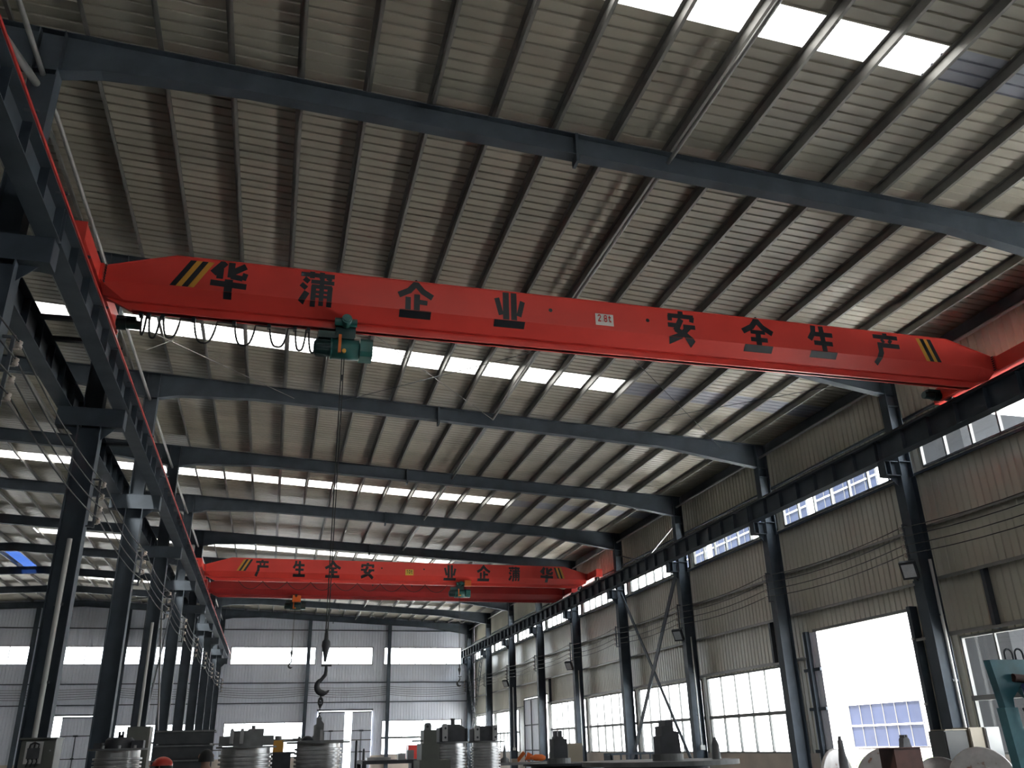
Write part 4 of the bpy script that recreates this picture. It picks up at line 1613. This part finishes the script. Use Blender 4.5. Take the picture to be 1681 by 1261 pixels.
# dark work table with clutter
t = thing('work_table', (1.85, 14.4, 0), 'dark framed work table in the middle, behind the olive machine column', 'table')
m = MB()
m.box(1.40, 14.0, 1.38, 2.32, 14.9, 1.43)
m.build('table_top', M_CAST, t)
for x in (1.43, 2.29):
    for y in (14.04, 14.86):
        m = MB()
        m.box(x - 0.03, y - 0.03, 0, x + 0.03, y + 0.03, 1.38)
        m.build('leg', M_CAST, t)
m = MB()
m.box(1.50, 14.3, 1.43, 1.86, 14.5, 1.47)
tag(m.build('steel_offcut', M_TURN), 'bright steel offcut lying on the dark work table', 'offcut')
m = MB()
m.box(1.95, 14.15, 1.43, 2.06, 14.25, 1.52)
tag(m.build('carton', M_WHITE), 'small white carton standing on the dark work table', 'carton')
m = MB()
m.box(2.12, 14.35, 1.43, 2.22, 14.45, 1.56)
tag(m.build('carton', M_PAD), 'taller pale carton at the right end of the dark work table', 'carton')

# red hopper near the end wall
t = thing('hopper', (4.7, 30, 0), 'red open hopper on a stand, seen before the right end wall window', 'hopper')
m = MB()
m.ext([(-.30, .10), (-.02, 0), (.16, .10), (.30, .52), (-.28, .52)], (4.70, 29.7, 1.15), (1, 0, 0), (0, 0, 1), (0, 1, 0), 0.6)
m.build('bin', M_RED, t)
m = MB()
m.box(4.96, 29.9, 1.50, 5.25, 30.1, 1.60)
m.box(4.2, 29.9, 1.18, 4.42, 30.1, 1.27)
m.build('arm', M_REDBAR, t)
m = MB()
m.box(4.5, 29.8, 0, 4.9, 30.2, 1.16)
m.build('stand', M_CASTG, t)

# olive machine column
t = thing('machine_column', (2.1, 12.2, 0), 'olive grey stepped machine column with a holed lug on top, left of the twin drums', 'machine')
m = MB()
m.box(1.93, 12.0, 0, 2.34, 12.5, 1.44)
m.box(1.965, 12.05, 1.44, 2.20, 12.45, 1.64)
m.box(1.995, 12.08, 1.64, 2.165, 12.35, 1.805)
m.build('column', M_OLIVE, t)
m = MB()
m.box(1.87, 12.1, 1.665, 1.985, 12.3, 1.685)
m.build('side_arm', M_CASTG, t)
m = MB()
m.ext([(-.042, 0), (.042, 0), (.042, .06), (.028, .09), (-.028, .09), (-.042, .06)], (2.06, 12.12, 1.805), (1, 0, 0), (0, 0, 1), (0, 1, 0), 0.1)
m.build('lug', M_CASTG, t)
m = MB()
m.cyl((2.05, 12.117, 1.85), (2.05, 12.13, 1.85), 0.018, 12)
m.build('lug_hole', M_BLACK, t)

# twin drums
drum(2.76, 14.3, 1.665, 0.285, 0.31, 'left one of the twin grooved drums right of the olive machine column', 0.043)
drum(3.38, 14.45, 1.665, 0.235, 0.29, 'right one of the twin grooved drums, below the ladders', 0.043)
housing(2.78, 14.3, 1.665, 0.40, 0.25, 'dark bearing housing with an eye peg on the left twin drum', (-0.12,), 0.04)
housing(3.32, 14.4, 1.665, 0.36, 0.22, 'dark bearing housing with two pale plates on the right twin drum', (-0.13, 0.16))
m = MB()
m.box(2.98, 14.5, 1.665, 3.10, 14.75, 1.86)
tag(m.build('iron_block', M_CAST), 'dark square block between the two housings on the twin drums', 'block')

# bench with small tools further right
t = thing('work_bench', (4.4, 16.3, 0), 'long low bench carrying orange tools, right of the twin drums', 'table')
m = MB()
m.box(3.9, 15.9, 1.27, 5.15, 16.7, 1.31)
m.build('bench_top', M_CASTG, t)
for x in (3.95, 5.1):
    for y in (15.95, 16.65):
        m = MB()
        m.box(x - 0.03, y - 0.03, 0, x + 0.03, y + 0.03, 1.27)
        m.build('leg', M_CAST, t)
t = thing('angle_grinder', (4.74, 16.15, 1.31), 'orange power tool lying at the right end of the bench', 'tool')
m = MB()
m.tube([(4.60, 16.15, 1.37), (4.70, 16.15, 1.38), (4.82, 16.15, 1.375), (4.88, 16.15, 1.37)], [0.03, 0.055, 0.055, 0.03], 12)
m.build('body', M_ORANGE, t)
m = MB()
m.cyl((4.60, 16.15, 1.33), (4.60, 16.15, 1.35), 0.06, 16)
m.build('disc', M_CASTG, t)
t = thing('hand_saw', (4.5, 16.25, 1.31), 'orange tool leaning behind the other on the bench', 'tool')
m = MB()
m.bar((4.40, 16.3, 1.33), (4.52, 16.25, 1.47), 0.05, 0.06)
m.build('body', M_ORANGE, t)
m = MB()
m.bar((4.58, 16.3, 1.33), (4.64, 16.3, 1.45), 0.05, 0.09)
m.build('guard', M_ORANGE, t)
t = thing('taper_pin', (4.14, 16.2, 1.31), 'dark taper pin standing on a grey lump on the bench', 'tool')
m = MB()
m.lathe((4.14, 16.2, 1.31), [(0.08, 0), (0.075, 0.06), (0.03, 0.09), (0.028, 0.2), (0.01, 0.29)], 14, 'z')
m.build('pin', M_CASTG, t)
m = MB()
m.box(4.25, 16.1, 1.31, 4.35, 16.2, 1.37)
tag(m.build('carton', M_CREAM), 'small cream carton on the bench beside the taper pin', 'carton')
m = MB()
m.lathe((4.02, 16.3, 1.31), [(0.06, 0), (0.06, 0.03), (0.03, 0.06)], 16, 'z')
tag(m.build('lid', M_TEAL), 'small teal lid at the left end of the bench', 'lid')

# cream panel behind
t = thing('panel', (6.3, 18, 0), 'upright cream board behind the drum with the forked block', 'board')
m = MB()
m.box(5.94, 18.0, 0, 6.24, 18.05, 1.60)
m.box(5.94, 18.05, 0.0, 5.99, 18.3, 1.60)
m.build('board', M_CREAM, t)

# flat drum with forked block
drum(4.02, 12.3, 1.355, 0.52, 0.60, 'dark flat topped drum with a forked block, left of the widest drum', 0.06, M_CAST, 0.03, M_CAST)
t = thing('forked_block', (3.85, 12.2, 1.355), 'black forked block on a round base, on the flat topped drum', 'block')
m = MB()
m.lathe((3.85, 12.1, 1.355), [(0.16, 0), (0.16, 0.065)], 24, 'z', False)
m.build('round_base', M_CASTG, t)
m = MB()
m.box(3.755, 12.0, 1.42, 3.945, 12.2, 1.66)
m.box(3.79, 12.02, 1.66, 3.895, 12.18, 1.69)
m.build('body', M_CAST, t)
for x in (3.795, 3.862):
    m = MB()
    m.box(x, 12.05, 1.69, x + 0.03, 12.15, 1.765)
    m.build('prong', M_CAST, t)

# widest drum, right of centre
drum(4.66, 10.6, 1.385, 0.62, 0.95, 'widest drum with a large round plate on top and a stepped black block', 0.06, M_CASTG, 0.05, M_CAST)
t = thing('stepped_block', (4.66, 10.3, 1.385), 'black stepped block on a round base, on the widest drum', 'block')
m = MB()
m.lathe((4.66, 10.35, 1.385), [(0.185, 0), (0.185, 0.075)], 28, 'z', False)
m.build('round_base', M_CASTG, t)
m = MB()
m.ext([(-.125, 0), (.135, 0), (.12, .24), (.06, .25), (.055, .37), (-.04, .37), (-.045, .31), (-.095, .305), (-.095, .20), (-.125, .195)], (4.66, 10.25, 1.46), (1, 0, 0), (0, 0, 1), (0, 1, 0), 0.2)
m.build('body', M_CAST, t)
t = thing('taper_pin', (5.30, 10.35, 1.385), 'dark taper pin standing on the right rim of the widest drum', 'pin')
m = MB()
m.lathe((5.30, 10.35, 1.385), [(0.055, 0), (0.045, 0.16), (0.03, 0.20), (0.018, 0.22), (0.018, 0.245)], 16, 'z')
m.build('pin', M_CASTG, t)
# low rack behind, near the right wall
t = thing('pipe_rack', (8.5, 20.2, 0), 'low dark rack of bars seen behind the widest drum', 'rack')
m = MB()
m.box(7.6, 20.0, 1.33, 9.1, 20.05, 1.37)
m.box(7.6, 20.4, 1.33, 9.1, 20.45, 1.37)
for i in range(7):
    m.box(7.6 + i * 0.24, 20.0, 1.05, 7.63 + i * 0.24, 20.03, 1.33)
m.build('top_rails', M_STEEL, t)
for x in (7.63, 9.07):
    m = MB()
    m.box(x - 0.03, 20.0, 0, x + 0.03, 20.45, 1.33)
    m.build('leg', M_STEEL, t)

# upright discs near the doorway
def disc(x, y, zc, r, yaw, label, mt):
    t = thing('steel_disc', (x, y, zc), label, 'disc', None)
    R = Matrix.Rotation(yaw, 3, 'Z')
    def place(mb):
        mb.v = [tuple(R @ Vector(p) + Vector((x, y, zc))) for p in mb.v]
        return mb
    m = MB()
    m.lathe((0, 0, 0), [(r * .97, -0.03), (r, -0.022), (r, 0.022), (r * .97, 0.03)], 56, 'y')
    place(m).build('plate', mt, t)
    m = MB()
    m.lathe((0, 0, 0), [(r * .42, -0.05), (r * .45, -0.03)], 40, 'y')
    place(m).build('hub_ring', mt, t)
    m = MB()
    for i in range(3):
        a = math.radians(55 + 35 * i)
        m.cyl((r * .30 * math.cos(a), -0.052, r * .30 * math.sin(a)), (r * .30 * math.cos(a), -0.045, r * .30 * math.sin(a)), 0.028, 12)
    place(m).build('bolt_hole', M_BLACK, t)
    return t


def face(x, y):
    return -math.atan2(x, y)


disc(10.05, 15.0, 1.40 - 0.55, 0.55, face(10, 15) + 1.05, 'narrow looking steel disc standing edge on at the left side of the doorway', M_DISC)
disc(11.33, 15.2, 1.40 - 0.64, 0.64, face(11.3, 15.2) + 0.1, 'large steel disc half hidden by the brown box, below the doorway', M_DISC)
disc(12.25, 15.0, 1.21 - 0.5, 0.50, face(12.2, 15) - 0.2, 'small shiny disc between the brown box and the stained disc', M_TURN)
disc(12.48, 14.2, 1.375 - 0.56, 0.56, face(12.5, 14.2), 'stained round disc at the right, in front of the white cabinet', M_DISC)

# brown box with plate and pin block
t = thing('steel_box', (10.54, 13.6, 0), 'rusty brown box below a wide thin plate, in front of the doorway', 'box')
m = MB()
m.box(10.27, 13.6, 0, 10.80, 14.0, 1.395)
m.build('body', M_RUST, t)
m = MB()
m.box(9.87, 13.58, 1.395, 11.01, 14.0, 1.41)
m.build('top_plate', M_RUST, t)
t = thing('forked_block', (10.57, 13.7, 1.41), 'small dark block with a split top on the brown box', 'block')
m = MB()
m.ext([(-.085, 0), (.085, 0), (.07, .05), (.06, .13), (.035, .15), (.035, .195), (.01, .195), (.01, .16), (-.01, .16), (-.01, .195), (-.035, .195), (-.035, .15), (-.06, .13), (-.07, .05)],
      (10.57, 13.62, 1.41), (1, 0, 0), (0, 0, 1), (0, 1, 0), 0.12)
m.build('body', M_CAST, t)
t = thing('shaft', (9.52, 14.0, 0), 'slender dark turned shaft standing upright before the left edge of the doorway', 'shaft')
m = MB()
m.lathe((9.53, 14.0, 0), [(0.08, 0), (0.08, 0.9), (0.075, 1.22), (0.055, 1.36), (0.045, 1.54), (0.03, 1.55), (0.03, 1.61)], 18, 'z')
m.build('shaft_body', M_CAST, t)

# cabinets by the wall
def cabinet(x0, x1, y0, y1, z, mt, label):
    t = thing('storage_cabinet', ((x0 + x1) / 2, (y0 + y1) / 2, 0), label, 'cabinet')
    m = MB()
    m.box(x0, y0, 0.05, x1, y1, z)
    m.box(x0 + 0.03, y0 + 0.03, 0, x1 - 0.03, y1 - 0.03, 0.05)
    m.build('body', mt, t)
    m = MB()
    m.box(x0 + 0.015, y0 - 0.018, 0.08, x1 - 0.015, y0 - 0.001, z - 0.02)
    d = m.build('door', mt, t)
    m = MB()
    m.box(x1 - 0.06, y0 - 0.035, z * .55, x1 - 0.045, y0 - 0.018, z * .62)
    m.build('handle', M_PAD, d)


cabinet(12.80, 13.32, 15.35, 15.8, 1.66, M_GREYCAB, 'dark grey cabinet beside the nearest right wall column')
cabinet(13.345, 13.66, 15.30, 15.75, 1.71, M_CREAM, 'cream cabinet between the dark grey and the white cabinet')
cabinet(13.68, 14.02, 15.25, 15.7, 1.71, M_WHITE, 'white cabinet below the corner window')
m = MB()
m.box(12.82, 15.33, 1.665, 13.33, 15.75, 1.685)
tag(m.build('board', M_CREAM), 'thin pale board lying on the dark grey cabinet', 'board')

# teal machine at the right edge
t = thing('teal_machine', (8.25, 8.8, 0), 'teal welded steel machine frame with two lifting loops, cut by the right edge', 'machine')
m = MB()
m.ext([(-.31, .0), (.45, .0), (.45, -.95), (.16, -.95), (.14, -.42), (.03, -.30), (-.10, -.42), (-.14, -.80), (-.20, -.80)], (8.30, 8.6, 2.38), (1, 0, 0), (0, 0, 1), (0, 1, 0), 0.10)
m.build('head_plate', M_TEAL, t)
m = MB()
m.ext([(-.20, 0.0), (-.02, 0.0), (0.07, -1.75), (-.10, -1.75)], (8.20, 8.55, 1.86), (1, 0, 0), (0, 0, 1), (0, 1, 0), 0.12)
m.build('leg', M_TEALLIT, t)
m = MB()
m.box(7.9, 8.4, 0, 8.9, 9.1, 0.10)
m.box(8.42, 8.5, 0.1, 8.70, 8.95, 1.5)
m.build('base', M_TEAL, t)
for x in (8.32, 8.47):
    m = MB()
    m.tube([(x - .055 + 0.0, 8.65, 2.37)] + [(x - .055 * math.cos(a), 8.65, 2.45 + .055 * math.sin(a)) for a in [math.pi * i / 8 for i in range(9)]] + [(x + .055, 8.65, 2.37)], 0.012, 8)
    m.build('lifting_loop', M_STEELD, t)
m = MB()
m.cyl((8.36, 8.5, 2.10), (8.50, 8.58, 1.72), 0.085, 18)
m.cyl((8.50, 8.58, 1.72), (8.53, 8.59, 1.66), 0.06, 18)
m.build('motor', M_BLUEP, t)
m = MB()
m.cyl((8.24, 8.58, 2.18), (8.46, 8.58, 2.16), 0.045, 12)
m.build('pivot', M_RUST, t)
m = MB()
pts = [(8.2, 8.5, 1.85), (8.27, 8.47, 1.65), (8.36, 8.47, 1.48), (8.48, 8.48, 1.36)]
m.tube(pts, 0.012, 6)
m.build('hose', M_WIRE, t)

# switch cabinet and beige cabinets on the left
t = thing('switch_cabinet', (-3.34, 15.6, 0), 'olive grey switch cabinet with an open front at the foot of the near left column', 'switch cabinet')
m = MB()
m.box(-3.58, 15.50, 0, -3.10, 15.95, 1.84)
m.box(-3.60, 15.44, 1.84, -3.08, 15.97, 1.865)
m.build('housing', M_OLIVE, t)
m = MB()
m.box(-3.51, 15.485, 1.50, -3.27, 15.499, 1.81)
p = m.build('inner_panel', M_PLATE, t)
m = MB()
m.box(-3.47, 15.44, 1.57, -3.31, 15.484, 1.72)
m.build('breaker', M_CAST, p)
for x in (-3.45, -3.39, -3.33):
    m = MB()
    m.tube([(x, 15.46, 1.72), (x + 0.01, 15.45, 1.77), (-3.39, 15.46, 1.80)], 0.012, 6)
    m.build('cable', M_WIRE, p)
    m = MB()
    m.tube([(x, 15.46, 1.57), (x + 0.015, 15.45, 1.53), (x - 0.01, 15.46, 1.46)], 0.010, 6)
    m.build('cable', M_WIRE, p)
m = MB()
m.box(-3.235, 15.478, 0.1, -3.105, 15.499, 1.82)
d = m.build('door', M_OLIVE, t)
m = MB()
m.cyl((-3.16, 15.478, 1.68), (-3.16, 15.465, 1.68), 0.012, 10)
m.build('pilot_lamp', M_WHITE, d)
t = thing('control_cabinet', (-1.85, 15.0, 0), 'tall olive beige cabinet standing right of the leftmost drum', 'cabinet')
m = MB()
m.box(-2.02, 14.8, 0, -1.70, 15.2, 1.98)
m.build('housing', M_OLIVE, t)
m = MB()
m.box(-2.0, 14.78, 0.1, -1.72, 14.799, 1.95)
d = m.build('door', M_OLIVE, t)
m = MB()
m.cyl((-1.80, 14.78, 1.72), (-1.80, 14.765, 1.72), 0.012, 10)
m.build('pilot_lamp', M_WHITE, d)

# dark slatted crate
t = thing('crate', (-1.38, 17.3, 0), 'dark stack of wide boards forming a crate, behind the two workers', 'crate')
m = MB()
m.box(-1.80, 17.05, 0, -0.95, 17.9, 1.78)
m.build('core', M_WOODD, t)
for i in range(8):
    z = 0.1 + i * 0.235
    m = MB()
    m.box(-1.86, 17.0, z, -0.89, 17.05, z + 0.19)
    m.build('board', M_WOODD, t)
    m = MB()
    m.box(-1.88, 16.955, z + 0.19, -0.87, 17.05, z + 0.215)
    m.build('ledge', M_CASTG, t)
m = MB()
m.box(-1.84, 17.0, 1.96 - 0.03, -0.90, 17.9, 1.965)
m.build('top_board', M_WOODD, t)
m = MB()
m.box(-0.90, 17.05, 1.72, -0.72, 17.10, 1.74)
m.box(-0.95, 17.05, 1.62, -0.62, 17.10, 1.64)
m.build('side_bar', M_CASTG, t)


# ---- two workers
def skinned(name, pts, edges, radii, m, parent, levels=2):
    me = bpy.data.meshes.new(name)
    off = Vector(parent.location)
    me.from_pydata([Vector(p) - off for p in pts], edges, [])
    o = bpy.data.objects.new(name, me)
    COL.objects.link(o)
    o.modifiers.new('skin', 'SKIN')
    for i, r in enumerate(radii):
        sv = me.skin_vertices[0].data[i]
        sv.radius = r if isinstance(r, tuple) else (r, r)
        sv.use_root = i == 0
    sd = o.modifiers.new('sub', 'SUBSURF')
    sd.levels = sd.render_levels = levels
    bpy.context.view_layer.update()
    dg = bpy.context.evaluated_depsgraph_get()
    nm = bpy.data.meshes.new_from_object(o.evaluated_get(dg))
    o.modifiers.clear()
    o.data = nm
    nm.name = name
    nm.materials.clear()
    nm.materials.append(m)
    nm.polygons.foreach_set('use_smooth', [True] * len(nm.polygons))
    o.parent = parent
    return o


def person(x, y, h, yaw, lean, label, helmet):
    t = thing('person', (x, y, 0), label, 'person')
    c, s_ = math.cos(yaw), math.sin(yaw)

    def P(a, b, z):      # a = to the right of the person, b = forward
        b = b + lean * max(0, z / h - 0.55) * h
        return (x + a * c - b * s_, y + a * s_ + b * c, z)
    k = h / 1.7
    pts = [P(0, 0, .93 * k), P(0, 0, 1.12 * k), P(0, 0, 1.36 * k), P(0, .01, 1.46 * k), P(0, .02, 1.54 * k), P(0, .03, 1.62 * k), P(0, .01, 1.69 * k)]
    rad = [(.15, .11), (.14, .10), (.17, .11), .055, .065, .088, .06]
    ed = [(0, 1), (1, 2), (2, 3), (3, 4), (4, 5), (5, 6)]
    for sg in (-1, 1):
        b = len(pts)
        pts += [P(sg * .19, 0, 1.38 * k), P(sg * .24, .02, 1.12 * k), P(sg * .22, .16, .95 * k), P(sg * .21, .25, .92 * k)]
        rad += [.06, .048, .036, .03]
        ed += [(2, b), (b, b + 1), (b + 1, b + 2), (b + 2, b + 3)]
        for f_ in range(4):
            q = len(pts)
            ln = (.055, .065, .06, .045)[f_]
            pts += [P(sg * .21 + (f_ - 1.5) * .018, .25 + ln * .6, .905 * k), P(sg * .21 + (f_ - 1.5) * .018, .25 + ln * 1.1, .88 * k)]
            rad += [.009, .008]
            ed += [(b + 3, q), (q, q + 1)]
        q = len(pts)
        pts += [P(sg * .21 - sg * .045, .25, .90 * k)]
        rad += [.010]
        ed += [(b + 3, q)]
        b = len(pts)
        pts += [P(sg * .09, 0, .86 * k), P(sg * .10, .02, .48 * k), P(sg * .10, -.02, .09 * k), P(sg * .10, .12, .05)]
        rad += [.09, .06, .045, .04]
        ed += [(0, b), (b, b + 1), (b + 1, b + 2), (b + 2, b + 3)]
    skinned('body', pts, ed, rad, M_SKIN, t)
    # clothes
    jp = [P(0, 0, .88 * k), P(0, 0, 1.12 * k), P(0, 0, 1.37 * k), P(0, .005, 1.45 * k)]
    jr = [(.17, .13), (.165, .12), (.19, .13), .075]
    je = [(0, 1), (1, 2), (2, 3)]
    for sg in (-1, 1):
        b = len(jp)
        jp += [P(sg * .19, 0, 1.385 * k), P(sg * .245, .02, 1.12 * k), P(sg * .225, .15, .96 * k)]
        jr += [.078, .062, .05]
        je += [(2, b), (b, b + 1), (b + 1, b + 2)]
    skinned('jacket', jp, je, jr, M_NAVY, t)
    tp = [P(0, 0, .93 * k)]
    tr_ = [(.165, .125)]
    te = []
    for sg in (-1, 1):
        b = len(tp)
        tp += [P(sg * .09, 0, .86 * k), P(sg * .10, .02, .48 * k), P(sg * .10, -.02, .10 * k)]
        tr_ += [.105, .075, .065]
        te += [(0, b), (b, b + 1), (b + 1, b + 2)]
    skinned('trousers', tp, te, tr_, M_NAVY, t)
    hc = Vector(P(0, .02, 1.625 * k))
    fw = Vector((-s_, c, 0))
    rt = Vector((c, s_, 0))
    # face details and hair
    m = MB()
    for sg in (-1, 1):
        e = hc + fw * .088 + rt * (sg * .033) + Vector((0, 0, .005))
        m.lathe(e, [(.004, -.008), (.010, -.004), (.010, .004), (.004, .008)], 8, 'z')
    m.build('eye', M_BLACK, t)
    m = MB()
    m.tube([hc + fw * .085 + Vector((0, 0, .0)), hc + fw * .112 + Vector((0, 0, -.035)), hc + fw * .085 + Vector((0, 0, -.042))], [.008, .014, .008], 8)
    m.build('nose', M_SKIN, t)
    m = MB()
    for sg in (-1, 1):
        m.tube([hc + rt * (sg * .088) + Vector((0, 0, .03)), hc + rt * (sg * .098), hc + rt * (sg * .088) + Vector((0, 0, -.035))], [.008, .014, .008], 8)
    m.build('ear', M_SKIN, t)

    def dome(r, z0, squash, back):
        vs, fs = [], []
        n, mm = 20, 7
        for i in range(mm + 1):
            a = math.pi / 2 * i / mm
            for j in range(n):
                th = 2 * math.pi * j / n
                d = rt * math.cos(th) + fw * math.sin(th) * 1.15
                vs.append(hc + d * (r * math.cos(a)) - fw * back + Vector((0, 0, z0 + r * squash * math.sin(a))))
        for i in range(mm):
            for j in range(n):
                j2 = (j + 1) % n
                fs.append((i * n + j, i * n + j2, (i + 1) * n + j2, (i + 1) * n + j))
        return vs, fs
    m = MB()
    vs, fs = dome(.108, -.07 if not helmet else -.01, 1.55 if not helmet else 1.1, .028)
    m.add(vs, fs, True)
    m.build('hair', M_HAIR, t)
    if helmet:
        m = MB()
        vs, fs = dome(.128, .022, .95, .0)
        m.add(vs, fs, True)
        hm = m.build('helmet', M_HELMET, t)
        m = MB()
        rim = []
        for j in range(17):
            th = math.pi * j / 16
            rim.append(hc + rt * (math.cos(th) * .125) + fw * (math.sin(th) * .19) + Vector((0, 0, .02)))
        inner = [hc + rt * (math.cos(math.pi * j / 16) * .12) + fw * (math.sin(math.pi * j / 16) * .13) + Vector((0, 0, .03)) for j in range(17)]
        up = [p + Vector((0, 0, .008)) for p in rim]
        nn = 17
        m.add(rim + inner + up, [(j, j + 1, nn + j + 1, nn + j) for j in range(16)] + [(2 * nn + j, 2 * nn + j + 1, nn + j + 1, nn + j) for j in range(16)] + [(j, j + 1, 2 * nn + j + 1, 2 * nn + j) for j in range(16)], True)
        m.build('brim', M_HELMET, hm)
    return t


person(-1.36, 14.5, 1.48, math.radians(75), 0.10, 'person in a red safety helmet and dark workwear, bending beside the leftmost drum', True)
person(-0.80, 13.9, 1.62, math.radians(12), 0.03, 'person with black hair and navy jacket, seen from behind in front of the dark crate', False)

# ================================================================ OUTSIDE
t = thing('neighbour_building', (30, 45, -0.16), 'bright white factory building across the yard, seen through the open doorway', 'building')
m = MB()
m.box(30, 24.5, -0.16, 44, 110, 18)
m.build('wall', M_BWALL, t)
m = MB()
m.box(29.9, 24.5, -0.16, 30.0, 110, 0.62)
m.build('brick_base', M_BRICK, t)
for i in range(5):
    y0 = 30.6 + i * 6.5
    for z0, z1 in ((1.05, 3.15), (13.4, 15.2)):
        if z0 < 5 and i > 1:
            continue
        m = MB()
        m.box(29.93, y0, z0, 29.99, y0 + 5.6, z1)
        w = m.build('window', M_BWIN, t)
        m = MB()
        for j in range(7):
            yy = y0 + 5.6 * j / 6
            m.box(29.90, yy - 0.018, z0, 29.935, yy + 0.018, z1)
        m.build('mullion', M_GREYCAB, w)
        m = MB()
        for zz in (z0, (z0 + z1) / 2, z1):
            m.box(29.88, y0, zz - 0.035, 29.935, y0 + 5.6, zz + 0.035)
        m.build('crossbar', M_BWALL, w)
t = thing('annex', (23, 22, -0.16), 'dark clad annex outside the corner window', 'building')
m = MB()
m.box(20, 20.6, -0.16, 27, 23.9, 10.9)
m.build('wall', M_BDARK, t)
t = thing('cyan_post', (17.0, 27.7, -0.16), 'bright blue post outside, at the right edge of the window beside the doorway', 'post')
m = MB()
m.box(17.0, 26.75, -0.16, 17.25, 27.0, 3.9)
m.build('post', M_CYAN, t)


def bush(x, y, r, label):
    t = thing('bush', (x, y, -0.16), label, 'bush')
    m = MB()
    for i in range(520):
        a, b = random.uniform(0, 6.28), random.uniform(0, 1)
        d = r * random.uniform(0.55, 1.0)
        c = Vector((x + d * math.cos(a) * math.sqrt(1 - b * b), y + d * math.sin(a) * math.sqrt(1 - b * b), -0.1 + d * b * 1.1))
        u = Vector((random.uniform(-1, 1), random.uniform(-1, 1), random.uniform(-1, 1))).normalized()
        v = u.cross(Vector((random.uniform(-1, 1), random.uniform(-1, 1), 1))).normalized()
        m.add([c - u * .05, c + v * .025, c + u * .06, c - v * .025], [(0, 1, 2, 3)])
    m.build('foliage', M_LEAF, t)
    m = MB()
    for i in range(5):
        a = i * 1.25
        m.tube([(x, y, -0.16), (x + r * .6 * math.cos(a), y + r * .6 * math.sin(a), r * .6)], 0.012, 5)
    m.build('stem', M_RUST, t)


bush(28.9, 41.2, 0.75, 'green bush outside the doorway, on its left side')
bush(28.9, 35.9, 0.95, 'green bush outside the doorway, on its right side')
